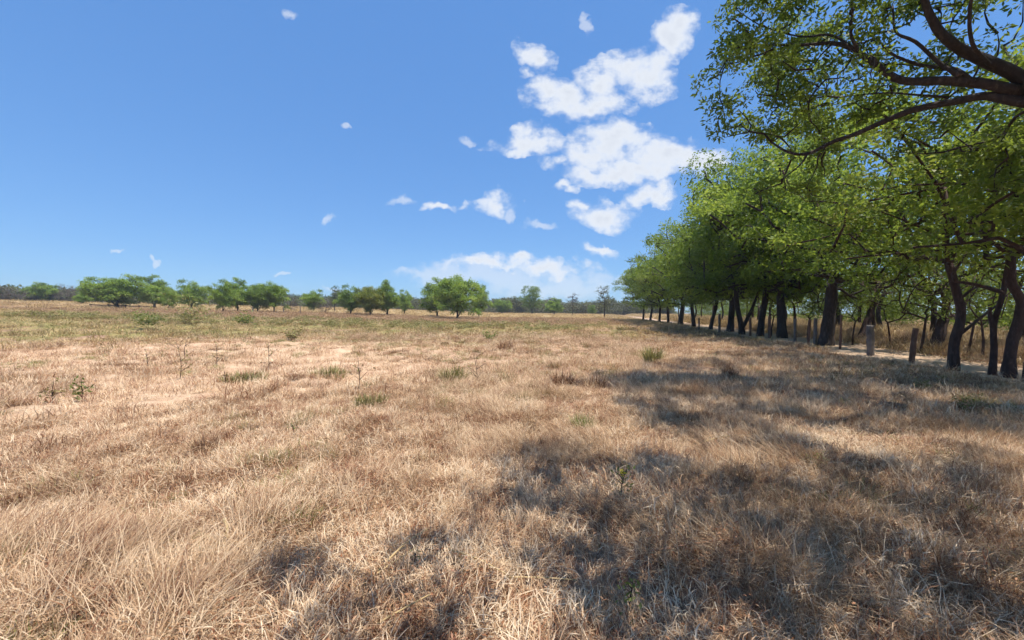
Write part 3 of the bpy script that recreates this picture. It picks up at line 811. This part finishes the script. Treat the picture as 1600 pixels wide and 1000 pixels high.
# boughs over the photographer, whose shade falls on these parts of the grass
shade = [(505, 893, 48, 26), (490, 985, 60, 34), (700, 868, 38, 22), (685, 950, 60, 55), (790, 800, 52, 26), (850, 840, 60, 34), (830, 770, 50, 20), (880, 730, 60, 18),
         (960, 800, 50, 26), (1010, 745, 60, 26), (1090, 800, 70, 45), (1170, 850, 60, 45), (1060, 620, 95, 20), (960, 600, 70, 14), (1150, 600, 110, 22),
         (1060, 660, 70, 18), (1190, 655, 95, 22), (1330, 620, 120, 28), (1400, 660, 100, 26), (1520, 650, 90, 40), (1230, 700, 50, 12), (1490, 725, 70, 22),
         (1330, 800, 70, 40), (1430, 830, 80, 40), (1540, 790, 70, 45), (1300, 900, 70, 40), (1450, 930, 90, 50), (1570, 900, 60, 60), (1130, 960, 60, 30),
         (960, 880, 36, 24), (1220, 780, 50, 22), (770, 950, 30, 40), (1030, 980, 60, 30), (1560, 980, 70, 40), (1400, 740, 90, 16), (1580, 850, 50, 40), (1220, 930, 60, 30), (1380, 980, 80, 40), (1250, 850, 50, 30), (1560, 600, 60, 16), (1420, 600, 90, 14), (1200, 830, 50, 30), (880, 585, 30, 10), (1250, 575, 90, 12), (1100, 575, 80, 10)]
gp = []
for (cx, cy, rx, ry) in shade:
    for i in range(90):
        a = rng2.rand()*6.283; r = math.sqrt(rng2.rand())
        g = hit(cx+rx*r*math.cos(a), min(1060, cy+ry*r*math.sin(a)))
        if all(np.hypot(*(g[:2]-h_[:2])) > .46 for h_ in gp): gp.append(g)
sk = 0
for g in gp:
    ok = False
    for tr_ in range(30):
        h_ = rng2.uniform(4.4, 8.0) if tr_ < 10 else rng2.uniform(6, 10.5)
        if tr_ < 10 and np.hypot(g[0], g[1]) < 5: h_ = rng2.uniform(3.6, 5.5)
        q_ = g+SV*(h_/SV[2])
        pr = project(q_)
        if pr is None or pr[1] < (-70 if pr[0] > 1150 else -190) or pr[0] > 1740 or (tr_ > 24 and pr[1] < 330 and (1120 < pr[0] < 1300 or pr[0] > 1520)): ok = True; break
    if ok: cs.append(q_); rad.append(rng2.uniform(.34, .48)*(.62 if g[1] < 3.4 and g[0] < .6 else 1))
    else: sk += 1
print('shade clumps', len(gp), 'dropped', sk)
# and the rest of that crown, above and behind the frame
for q_ in scatter_clumps(rng2, np.array([11.0, 3.0, 7.6]), np.array([4.5, 5.0, 2.6]), 34, 1.1, 4.5):
    pr = project(q_)
    if pr is None or pr[0] > 1720 or pr[1] < -90: cs.append(q_); rad.append(1.0)
cs = np.array(cs)
pers = np.where(np.arange(len(cs)) < nvis, 95, 170)
pos0 = [np.array(n_) for n_ in nodes]
def attach(rng, tubes, anchors, targets):
    pos = list(anchors)
    A = np.array(pos)
    for tt in sorted(targets, key=lambda q: np.min(np.linalg.norm(A-q, axis=1))):
        P_ = np.array(pos)
        i = int(np.argmin(np.linalg.norm(P_-tt, axis=1))); p_ = P_[i]; L_ = np.linalg.norm(tt-p_)
        n = max(3, int(L_/.3)); f = np.linspace(0, 1, n+1)[:, None]
        mid = rng.normal(0, .12*L_, 3)
        w = p_*(1-f)+tt*f+mid*np.sin(f*math.pi)
        w[1:-1] += rng.normal(0, .02, (n-1, 3))
        r_ = .008+.009*L_
        tubes.add(w, np.linspace(min(r_*1.6, .05), .006, n+1), 5, rng, .1, cap=False)
        pos += list(w[1:])
attach(rng2, tb, pos0, list(cs))
big = thing('overhanging_tree', 'large tree whose dark bare limbs reach in from the upper right corner', 'tree', base)
def shifted(me):
    me.transform(Matrix.Translation(-Vector(base))); return me
obj('trunk', shifted(tb.mesh('trunk', M['bark'])), big)
obj('crown', shifted(crown_mesh('crown', rng2, cs, rad, pers, .095, .15, 16, M['leaf_near'], flat=.85, sparse=.25, tintbase=(.15, .75))), big)

# ------------------------------------------------------------------ trees and thicket across the road
G2 = 'trees and saplings across the dirt road'
th_v = [make_tree(41, [(0, 0, 0), (.1, 0, 1.2), (.0, .1, 2.2)], .11, (0, 0, 4.6), (2.9, 2.9, 2.9), 34, .85, 19, .14, (M['bark_red'], M['leaf_road']), spray_r=.24, leaves=12, zmin=1.7, gap=.8),
        make_tree(42, [(0, 0, 0), (-.2, 0, 1.2), (.1, .1, 2.4)], .13, (0, 0, 5.0), (3.3, 3.3, 3.0), 38, .9, 18, .14, (M['bark'], M['leaf_road']), spray_r=.24, leaves=12, zmin=1.8, gap=.85),
        make_tree(43, [(0, 0, 0), (.1, 0, .8), (.2, .1, 1.6)], .07, (0, 0, 3.2), (1.9, 1.9, 1.9), 24, .6, 20, .12, (M['bark_red'], M['leaf_road']), spray_r=.2, leaves=12, zmin=1.1, gap=.6)]
ordn = ['first', 'second', 'third', 'fourth', 'fifth', 'sixth', 'seventh', 'eighth', 'ninth', 'tenth', 'eleventh', 'twelfth', 'thirteenth', 'fourteenth', 'fifteenth', 'sixteenth', 'seventeenth', 'eighteenth', 'nineteenth', 'twentieth', 'twenty-first', 'twenty-second', 'twenty-third', 'twenty-fourth']
r3 = np.random.RandomState(5)
yb = 7.0; i = 0
while i < 14:
    off = r3.uniform(7.2, 10.5)
    x_ = float(row_x(yb))+off
    put_tree(th_v[i % 2], 'roadside_tree', '%s yellow-green tree from the near end of the line across the dirt road' % ordn[i], 'tree',
             (x_, yb, float(ground_z(x_, yb))), r3.rand()*6, (1, 1, r3.uniform(.85, 1.15)), G2)
    yb += r3.uniform(3.2, 5.0)+i*.15; i += 1
yb = 12.0; i = 0
while i < 12:
    off = r3.uniform(12, 18)
    x_ = float(row_x(yb))+off
    s = r3.uniform(1.1, 1.5)
    put_tree(th_v[(i+1) % 2], 'thicket_tree', '%s tree from the near end of the thicket behind the roadside line' % ordn[i], 'tree',
             (x_, yb, float(ground_z(x_, yb))), r3.rand()*6, (s, s, s), 'thicket trees far behind the road')
    yb += r3.uniform(4, 6.5); i += 1
for i, (px, py) in enumerate([(1332, 540), (1392, 543), (1438, 552), (1512, 556), (1535, 560), (1262, 531), (1300, 536), (1205, 526)]):
    p = hit(px, py)
    s = r3.uniform(.55, .8)
    put_tree(th_v[2], 'sapling', ['thin sapling', 'slim crooked sapling', 'thin stemmed sapling'][i % 3]+' on the bank across the road, %s of them from the left' % ordn[[3, 4, 5, 6, 7, 1, 2, 0][i]],
             'sapling', p, r3.rand()*6, (s, s, s*1.2), 'saplings on the bank across the road')
r5 = np.random.RandomState(21)
cs = []; rad = []
for i in range(900):
    yb = 2+118*r5.rand()**1.5; off = r5.uniform(17, 27)
    x_ = float(row_x(yb))+off
    cs.append((x_, yb, float(ground_z(x_, yb))+r5.uniform(.2, 6.0)*(.6+.5*float(vnoise(yb/5, 3.3))))); rad.append(r5.uniform(.8, 1.5))
obj('thicket_foliage', crown_mesh('thicket_foliage', r5, np.array(cs), rad, 15, .24, .4, 10, M['leaf_road'], sparse=.3, tintbase=(.0, .6)), kind='stuff',
    label='tangled roadside thicket closing the view beyond the dirt road', category='thicket')
# two leaning stumps of old trees across the road
for (px, py, tx, ty, w, lab) in [(1458, 546, 1474, 508, 15, 'thick leaning stump-like trunk across the dirt road, left of the bent row tree'), (1345, 532, 1362, 488, 11, 'dark leaning trunk across the road just behind the grey post')]:
    p = hit(px, py); k = p[1]/F
    dx = (tx-px)*k; dz = (py-ty)*k
    tr = make_tree(int(px), [(0, 0, 0), (dx*.45, 0, dz*.5), (dx, .1, dz), (dx+.1, .1, dz+.3)], w*k*.5, (dx+.4, .3, dz+2.4), (2.2, 2.2, 1.7), 22, .75, 19, .13,
                   (M['bark_red'], M['leaf_road']), spray_r=.22, leaves=12, zmin=dz+.4, gap=.7, forks=[([(dx*.1, -.05, .05), (-dx*.0+.25, -.05, .2), (dx*.9, 0, dz*.6)], w*k*.16)])
    put_tree(tr, 'leaning_tree', lab, 'tree', p)

# ------------------------------------------------------------------ fence posts along the row
def post(px, py, topy, wpx, mat, label, lean=0, cutm=None, name='fence_post', group='old wooden fence posts along the row'):
    p = hit(px, py); k = p[1]/F
    rg = np.random.RandomState(int(px))
    h = (py-topy)*k; r = wpx*k*.40
    t_ = Tubes()
    pts = spline([(0, 0, -.3), (lean*k*.4+.01, 0, h*.4), (lean*k*.8-.01, .01, h*.8), (lean*k, 0, h)], 9)
    t_.add(pts, r*(1+rg.uniform(-.1, .1, 9)), 10, rg, .16)
    o_ = thing(name, label, 'post', p, group)
    obj('shaft', t_.mesh('shaft', mat), o_)
    if cutm:
        t2 = Tubes(); t2.add([(lean*k, 0, h-.005), (lean*k, 0, h+.006)], [r*.93, r*.9], 10, rg, .08); obj('cut_end', t2.mesh('cut_end', cutm), o_)
    return p, h
pp = []
pp.append(post(1360, 556, 508, 12, M['post'], 'weathered grey fence post with rounded top, in the open right of the thickest trunk', -1))
pp.append(post(1422, 569, 513, 9.5, M['log'], 'reddish cut log post with pale sawn top, leaning before the pale road', 8, M['cut']))
pp.append(post(1242, 536, 498, 5, M['post'], 'pale grey post just left of the thickest black trunk', 0))
pp.append(post(1273, 540, 497, 6, M['post'], 'dark grey post touching the left side of the thickest trunk', 1))
pp.append(post(1262, 539, 499, 4.5, M['log'], 'reddish post standing a hand left of the dark grey post', 3))
pp.append(post(1124, 519, 490, 4, M['post'], 'thin post between the leaning pair and the double-stemmed tree'))
pp.append(post(1092, 515, 497, 3, M['post'], 'short thin post beside the slender row tree'))
pp.append(post(1202, 529, 494, 5, M['log'], 'reddish post between two thick black trunks'))
pp.append(post(1312, 547, 492, 4, M['log'], 'thin crooked stake right of the thickest black trunk', 2))
pp.append(post(1172, 526, 496, 4, M['log'], 'short reddish post between the two leaning trunks'))

# ------------------------------------------------------------------ trees far out in the field
FV = []
for i, (cz, Rr, Rz, n) in enumerate([(3.7, 4.2, 3.2, 84), (3.5, 3.6, 3.2, 72), (3.8, 4.6, 3.1, 92), (3.9, 3.2, 3.4, 64)]):
    FV.append(make_tree(60+i, [(0, 0, 0), (.1, 0, .7), (0, .1, 1.6)], .20, (0, 0, cz), (Rr, Rr, Rz), n, .95, 34, .28, (M['bark'], M['leaf_far']), spray_r=.38, leaves=10, zmin=.85, gap=.7, shell=.3,
                        forks=[([(0, 0, .1), (.7, .2, 1.0), (1.5, .3, 2.3)], .11)]))
bareV = make_tree(70, [(0, 0, 0), (.1, 0, 1.5), (0, .1, 5.6)], .16, (0, 0, 4.2), (2.3, 2.3, 2.8), 46, .55, 16, .24, (M['bark'], M['twig']), spray_r=.3, leaves=7, zmin=1.9, gap=.6, width=.13)
tallV = make_tree(71, [(0, 0, 0), (.1, 0, 1.5), (0, .1, 4.5)], .16, (0, 0, 4.4), (2.0, 2.0, 3.0), 42, .75, 17, .22, (M['bark'], M['leaf_dark']), spray_r=.3, leaves=10, zmin=1.5, gap=.7)
twV = make_tree(72, [(0, 0, 0), (.1, 0, .6), (0, .1, 1.2)], .14, (0, 0, 3.2), (3.4, 3.4, 2.6), 60, .8, 22, .26, (M['bark'], M['twig']), spray_r=.4, leaves=10, zmin=.4, gap=.6, width=.12)
roundV = make_tree(73, [(0, 0, 0), (.1, 0, .6), (0, .1, 1.3)], .18, (0, 0, 3.9), (3.0, 3.0, 3.1), 64, .9, 21, .24, (M['bark'], M['leaf_far']), spray_r=.36, leaves=11, zmin=.9, gap=.75, sparse=.1, tintbase=(.02, .35))
# (centre px, base py, top py, half width px, pair, nominal height, nominal half width, name, material, label)
FT = [
 (184, 481, 431, 46, FV[0], 6.9, 5.0, 'M', 'broad round green tree at the left end of the field trees'),
 (243, 481, 437, 23, FV[3], 7.2, 4.0, 'M', 'loose airy tree right of the broad round green tree'),
 (300, 483, 444, 24, FV[1], 6.6, 4.4, 'M', 'separate bright green tree behind the yellowish shrub'),
 (348, 487, 444, 20, FV[1], 6.6, 4.4, 'M', 'left tree of the long joined clump of field trees'),
 (372, 487, 441, 22, FV[3], 7.2, 4.0, 'M', 'tallest tree of the long joined clump, thin trunk'),
 (402, 487, 444, 24, FV[0], 6.9, 5.0, 'M', 'middle tree of the long joined clump of field trees'),
 (428, 488, 443, 24, FV[2], 6.9, 5.4, 'M', 'flat-topped tree at the right end of the long joined clump'),
 (490, 487, 457, 18, FV[1], 6.6, 4.4, 'M', 'small green tree alone between the joined clump and the dark narrow tree'),
 (523, 487, 448, 11, tallV, 7.3, 2.7, 'M', 'dark narrow tree standing up above its neighbours'),
 (548, 491, 452, 22, FV[1], 6.6, 4.4, 'M', 'bright green tree at the left of the yellow-tinged clump'),
 (578, 493, 447, 25, FV[0], 6.9, 5.0, 'Y', 'yellow-tinged tree with yellowing leaves in the field'),
 (606, 493, 445, 22, FV[3], 7.2, 4.0, 'M', 'dark green tree right of the yellow-tinged tree'),
 (632, 490, 458, 14, FV[1], 6.6, 4.4, 'M', 'small dull tree in the gap left of the biggest field tree'),
 (683, 495, 442, 27, FV[3], 7.2, 4.0, 'M', 'tree joined to the left side of the biggest field tree'),
 (714, 498, 433, 44, FV[2], 6.9, 5.4, 'M', 'biggest and nearest tree of the field, several trunks'),
 (748, 495, 452, 18, FV[1], 6.6, 4.4, 'M', 'low bright tree against the right side of the biggest field tree'),
 (784, 490, 468, 18, FV[0], 6.9, 5.0, 'M', 'low distant tree right of the biggest field tree'),
 (831, 491, 451, 20, roundV, 7.0, 3.9, 'M', 'dense round dark green tree alone on the field'),
 (866, 492, 469, 16, FV[3], 7.2, 4.0, 'M', 'small open-crowned tree right of the dense round tree'),
 (895, 493, 457, 13, bareV, 7.0, 2.8, 'M', 'nearly leafless tiered tree with brown twigs'),
 (944, 497, 449, 15, tallV, 7.3, 2.7, 'B', 'tall brownish tree just left of the tree row end'),
 (925, 493, 478, 8, roundV, 7.0, 3.9, 'M', 'small dark bushy tree beside the tall brownish one'),
 (66, 470, 442, 20, FV[0], 6.9, 5.0, 'M', 'hazy green tree on the rise, left of the grey bare tree'),
 (102, 470, 446, 21, twV, 5.8, 4.0, 'M', 'grey leafless spreading tree on the rise'),
 (4, 468, 448, 20, twV, 5.8, 4.0, 'M', 'dark brown leafless tree cut by the left frame edge'),
 (38, 469, 454, 18, twV, 5.8, 4.0, 'M', 'low grey leafless tree between the left edge and hazy green tree'),
 (130, 475, 460, 12, FV[3], 7.2, 4.0, 'M', 'small dull shrubby tree left of the broad round green tree'),
 (455, 487, 463, 12, twV, 5.8, 4.0, 'M', 'small grey leafless tree right of the flat-topped tree'),
 (508, 489, 468, 16, twV, 5.8, 4.0, 'M', 'grey-brown leafless bush below the dark narrow tree'),
 (264, 484, 452, 14, FV[1], 6.6, 4.4, 'M', 'low green tree between the airy tree and the bright green tree')]
M['leaf_brown'] = leafy('leaf_brownish', [(0, (.06, .05, .032)), (.5, (.095, .09, .05)), (1, (.12, .14, .06))], .2)
for (px, by, ty, hw, pair, H0, W0, mk, lab) in FT:
    p = hit(px, by, 150); d = p[1]; k = d/F
    H = (by-ty)*k*1.03; W = hw*k*1.04
    pb = project(p)
    H += (pb[1]-by)*k
    o_ = put_tree(pair, 'field_tree', lab, 'tree', p, r3.rand()*6.283, (W/W0, W/W0, H/H0), 'trees scattered over the far field',
                  {'M': None, 'Y': M['leaf_yellow'], 'B': M['leaf_brown']}[mk])
    print('F', px, 'd=%.0f H=%.1f W=%.1f base %.0f/%d' % (d, H, W, pb[1], by))

# distant woods along the horizon: one mass of far crowns
r4 = np.random.RandomState(9)
cs = []; rad = []
for i in range(700):
    a = math.radians(r4.uniform(-56, 22)); d = r4.uniform(170, 215) if a > math.radians(-40) else r4.uniform(150, 190)
    x_ = d*math.sin(a); y_ = d*math.cos(a)
    z = float(ground_z(x_, y_)); r = r4.uniform(1.6, 3.2)
    top = (3.2+3*float(vnoise(a*30+50, .5)))*(1 if a > math.radians(-25) else .45)
    cs.append((x_, y_, z+r4.uniform(0, top))); rad.append(r)
sp = crown_mesh('distant_woods', r4, np.array(cs), rad, 7, .75, 1.0, 9, M['leaf_brown'], sparse=.2, tintbase=(.2, .8))
obj('distant_woods', sp, kind='stuff', label='low dull woods closing the horizon behind the field trees', category='woods')
cs = []; rad = []
for i in range(260):
    a = math.radians(r4.uniform(-30, 20)); d = r4.uniform(215, 260)
    x_ = d*math.sin(a); y_ = d*math.cos(a); z = float(ground_z(x_, y_))
    cs.append((x_, y_, z+r4.uniform(0, 4.5))); rad.append(r4.uniform(2, 3.6))
sp = crown_mesh('distant_forest', r4, np.array(cs), rad, 6, .9, 1.2, 9, M['leaf_dark'], sparse=.2, tintbase=(.2, .9))
obj('distant_forest', sp, kind='stuff', label='dark green far woods seen low between the field trees', category='woods')

# low rail fence in front of the broad tree
pts = [hit(x_, y_) for x_, y_ in ((141, 480), (170, 480.6), (196, 481.5), (217, 482.5), (240, 482))]
org = pts[0]
fn = thing('rail_fence', 'low dark log rail fence before the broad round green tree', 'fence', org)
k = org[1]/F
for q_ in pts:
    t_ = Tubes(); b0 = q_-org; t_.add([b0+[0, 0, -.2], b0+[0, 0, .5], b0+[.02, 0, 5.2*k]], [.11, .10, .09], 8, r4, .1); obj('post', t_.mesh('post', M['bark_red']), fn)
for a_, b_ in ((0, 1), (1, 2), (2, 3), (3, 4)):
    t_ = Tubes(); A_ = pts[a_]-org+[0, -.12, 4.2*k]; B_ = pts[b_]-org+[0, -.12, 4.0*k]
    t_.add(spline([A_, (A_+B_)/2+[0, 0, -.05], B_], 6), np.full(6, .085), 7, r4, .12); obj('rail', t_.mesh('rail', M['bark_red']), fn)
for px, py, ty, lab in ((469, 490, 478, 'thin field post below the small grey leafless tree'), (443, 489, 481, 'short field stake at the right of the flat-topped tree'), (395, 488, 479, 'field stake under the joined clump of trees')):
    post(px, py, ty, 1.7, M['post'], lab, 0, group='stakes standing in the far field')

# ------------------------------------------------------------------ single plants in the pasture
def tuft(px, py, wpx, hpx, mat, label, n=260, kind='blade', lean=.35, name='grass_tuft', group='clumps standing out in the pasture', tint=(.1, .95)):
    p = hit(px, py); k = p[1]/F
    w = wpx*k*.5; h = hpx*k*1.15
    if kind == 'blade': me = blade_patch(int(px*7+py), n, w*.75, h, lean, max(.004, k*1.1), mat, .35, tint=tint, name=name)
    else: me = leaf_patch(int(px*7+py), n, w, h, max(.035, k*4), mat, 12, tint=tint, name=name)
    return tag(obj(name, me, loc=[float(q) for q in p]), label, 'grass tuft' if kind == 'blade' else 'shrub', group)
tuft(880, 606, 40, 26, M['straw_grey'], 'dark brown upright dry tuft at the left tip of the large shade', 420, tint=(.1, .5), lean=.4)
tuft(928, 612, 50, 26, M['straw_grey'], 'brown grass clump in shade right of the darkest upright tuft', 420, tint=(0, .45))
tuft(380, 598, 82, 18, M['weed'], 'wide flat olive clump on the bare left ground', 520)
tuft(512, 590, 66, 18, M['weed'], 'olive clump on the bare ground, right of the wide flat one', 420)
tuft(580, 634, 58, 20, M['weed'], 'small olive-brown grass tuft alone in the pale grass', 380, lean=.3)
tuft(708, 598, 46, 26, M['weed'], 'tall green-brown weed clump in the centre of the pasture', 420)
tuft(708, 598, 40, 18, M['weed_green'], 'green leafy heart of the central weed clump', 120, 'leaf', name='green_shrub') if False else None
tuft(911, 670, 40, 22, M['weed_green'], 'green grass tuft just left of the big shade', 300, lean=.3)
tuft(1140, 590, 26, 18, M['straw_grey'], 'small brown tuft inside the shade', 240, tint=(0, .4))
tuft(1020, 566, 30, 24, M['weed'], 'yellow-brown tuft at the upper edge of the shade', 300)
tuft(322, 708, 36, 34, M['straw_grey'], 'grey-brown dead tuft alone on the left foreground grass', 300, tint=(0, .45), lean=.3)
tuft(112, 800, 110, 46, M['straw_grey'], 'wide flattened dark brown tuft at lower left', 520, tint=(0, .35), lean=.7)
tuft(236, 515, 46, 30, M['weed_green'], 'wispy blue-green shrub on the left, below the airy tree', 500, 'leaf', name='green_shrub')
tuft(303, 508, 64, 42, M['weed'], 'tall yellowish shrub in front of the bright green tree', 620, 'leaf', name='yellow_shrub', tint=(.4, 1))
tuft(385, 508, 40, 16, M['weed_green'], 'low dark green bush right of the tall yellowish shrub', 300, 'leaf', name='green_shrub')
tuft(765, 533, 18, 14, M['weed_green'], 'small round green bush in the centre middle distance', 200, 'leaf', name='green_shrub')
tuft(790, 548, 30, 16, M['straw_grey'], 'brown bush clump right of the small round green bush', 260, tint=(0, .4))
tuft(458, 532, 30, 16, M['weed'], 'dark olive bush on the left at the edge of the bare ground', 260, 'leaf', name='green_shrub')
tuft(1515, 645, 44, 26, M['weed_green'], 'broad green plant in the shade near the right edge', 200, 'leaf', name='green_plant')
tuft(1440, 610, 22, 16, M['weed_green'], 'small green seedling at the road verge before the bent trunk', 90, 'leaf', name='green_plant')
tuft(1325, 640, 20, 14, M['weed_green'], 'bright green sprig in the middle of the large shade', 80, 'leaf', name='green_plant')
tuft(1388, 688, 20, 12, M['weed_green'], 'pale green sprig lower in the shade, right of a lit patch', 60, 'leaf', name='green_plant')
tuft(1590, 712, 30, 12, M['weed_green'], 'green leaves at the right frame edge in the shade', 80, 'leaf', name='green_plant')
def sapling(px, py, hpx, label, leaf=.06, nb=7, spread=.30, mat='weed', stem='twig', nl=60, rows=3):
    """a wispy upright stem with a few side twigs and sparse leaves"""
    p = hit(px, py); k = p[1]/F; h = hpx*k
    rg = np.random.RandomState(int(px+py))
    t_ = Tubes(); mainl = spline([(0, 0, -.03), (rg.normal(0, .04)*h, 0, h*.4), (rg.normal(0, .08)*h, rg.normal(0, .05)*h, h)], 8)
    t_.add(mainl, np.linspace(max(.006, .6*k), .003, 8), 5)
    tips = []
    for i in range(nb):
        f = rg.uniform(.3, .95); b = mainl[int(f*7)]; a = rg.rand()*6.283
        e = b+np.array([math.cos(a)*spread*h, math.sin(a)*spread*h, spread*h*rg.uniform(.3, 1.2)])*rg.uniform(.5, 1.1)
        t_.add([b, (b+e)/2+[0, 0, .01], e], [max(.004, .35*k), .003, .002], 4); tips += [(b+e)/2, e]
    tips += [mainl[-1], mainl[-2]]
    V = []; ti = []
    for i in range(nl):
        c_ = tips[rg.randint(len(tips))]+rg.normal(0, .02+.03*h, 3)
        d_ = rg.normal(0, 1, 3); d_ /= np.linalg.norm(d_); w_ = np.cross(d_, rg.normal(0, 1, 3)); w_ /= np.linalg.norm(w_); l = leaf*rg.uniform(.6, 1.3)
        V.append([c_, c_+d_*l*.5+w_*l*.22, c_+d_*l, c_+d_*l*.5-w_*l*.22]); ti += [rg.rand()]*4
    V = np.array(V).reshape(-1, 3)
    o_ = thing('wispy_sapling', label, 'sapling', p, 'wispy saplings in the open pasture')
    obj('stem', t_.mesh('stem', M['bark_red']), o_)
    obj('leaves', mesh_np('leaves', V, np.arange(len(V)).reshape(-1, 4), None, M[mat], {'tint': ti}), o_)
    return o_, p
sapling(281, 592, 58, 'tallest wispy dry sapling on the bare left ground', nl=40)
sapling(338, 572, 36, 'thin leafless sapling right of the tallest wispy one', nl=14)
sapling(420, 578, 44, 'single-stemmed sapling with brown leaf at top, above the flat olive clump', nl=30)
sapling(84, 630, 34, 'small leafy sapling at far left on pale ground', nl=60, nb=9)
sapling(128, 628, 36, 'yellow-green sapling beside the small leafy one at far left', nl=70, leaf=.07, mat='weed_green')
sapling(352, 602, 22, 'short dark twiggy sapling left of the flat olive clump', nl=20)
sapling(560, 612, 56, 'reddish bare twiggy sapling in the centre left', nl=18, nb=10, spread=.4)
sapling(745, 600, 48, 'bare reddish twigs behind the central weed clump', nl=18, nb=10, spread=.4)
sapling(458, 686, 22, 'tiny green sprig on the grass left of centre', nl=40, leaf=.03, mat='weed_green')
sapling(290, 560, 30, 'thin leafless sapling behind the tallest wispy one', nl=12)
sapling(230, 575, 30, 'faint bare sapling on the pale ground left of the tallest wispy one', nl=10)
o_, p = sapling(972, 778, 44, 'small weed with yellow flowers standing in the shade', leaf=.035, nl=70, mat='weed_green')
V = []
rg = np.random.RandomState(3)
for i in range(26):
    c_ = np.array([rg.normal(0, .014), rg.normal(0, .014), 40*p[1]/F+rg.normal(0, .016)]); d_ = rg.normal(0, 1, 3); d_ /= np.linalg.norm(d_); w_ = np.cross(d_, rg.normal(0, 1, 3)); w_ /= np.linalg.norm(w_)
    V.append([c_, c_+d_*.01+w_*.007, c_+d_*.022, c_+d_*.01-w_*.007])
V = np.array(V).reshape(-1, 3); obj('flowers', mesh_np('flowers', V, np.arange(len(V)).reshape(-1, 4), None, M['flower'], {'tint': rg.rand(len(V))}), o_)
sapling(985, 962, 56, 'pale green leafy seedling in the shade at the bottom of the picture', leaf=.032, nl=46, mat='weed_green', nb=8, spread=.22)
sapling(648, 884, 20, 'tiny green seedling between two foreground shade spots', leaf=.02, nl=16, mat='weed_green', nb=3)

# fallen stalks lying on the foreground grass
def stalk(a, b, wpx, label, mat='straw_gold', bow=.008):
    A_ = hit(*a); B_ = hit(*b); k = A_[1]/F
    mid = (A_+B_)/2; mid[2] = max(mid[2], float(ground_z(mid[0], mid[1])))+.01
    z0 = .05
    pts = spline([A_-A_+[0, 0, z0], mid-A_+[bow*.5, bow, z0], B_-A_+[0, 0, z0+.02]], 9)
    t_ = Tubes(); t_.add(pts, np.linspace(wpx*k*.5, wpx*k*.25, 9), 6)
    me = t_.mesh('dry_stalk', M[mat]); a_ = me.attributes.new('tint', 'FLOAT', 'POINT'); a_.data.foreach_set('value', np.full(len(me.vertices), .8, np.float32))
    tag(obj('dry_stalk', me, loc=[float(q) for q in A_]), label, 'dry stalk', 'fallen dry stalks on the grass')
stalk((182, 862), (246, 968), 4, 'long straw-yellow stalk pointing down at lower left')
stalk((350, 822), (355, 858), 5, 'short upright yellow stalk in the left foreground')
stalk((590, 905), (668, 842), 4, 'straw stalk sloping up to the right in the bottom centre')
stalk((560, 930), (650, 872), 3, 'thinner straw stalk lying below the sloping one')
stalk((300, 770), (340, 812), 2.5, 'thin reddish twig on the left foreground grass', 'russet')
stalk((790, 915), (900, 925), 3, 'pale stalk lying level in the lower middle')
stalk((1400, 906), (1555, 900), 4, 'long reddish dry stick lying level at lower right', 'russet')
stalk((1090, 700), (1170, 690), 3, 'pale stick lying in a lit patch at the upper shade edge')
stalk((590, 990), (680, 945), 4, 'pale stalk at the very bottom, left of centre')
stalk((1010, 875), (1130, 860), 3, 'pinkish twig lying across the shaded tuft', 'russet')
stalk((700, 870), (790, 915), 3, 'straw stalk sloping down to the right between shade spots')

# ------------------------------------------------------------------ the air
m, t, o = new_mat('haze_air')
pv = t.nodes.new('ShaderNodeVolumePrincipled'); pv.inputs['Color'].default_value = (.80, .88, 1.0, 1); pv.inputs['Density'].default_value = .00050
pv.inputs['Anisotropy'].default_value = .1
t.links.new(pv.outputs[0], o.inputs['Volume'])
hz = np.array([(x_, y_, z_) for z_ in (-4.0, 24.0) for y_ in (-1000.0, 1000.0) for x_ in (-1000.0, 1000.0)])
obj('haze', mesh_np('haze', hz, [(0, 2, 3, 1), (4, 5, 7, 6), (0, 1, 5, 4), (2, 6, 7, 3), (0, 4, 6, 2), (1, 3, 7, 5)], None, m), kind='stuff', label='thin pale midday haze over the far field', category='haze')
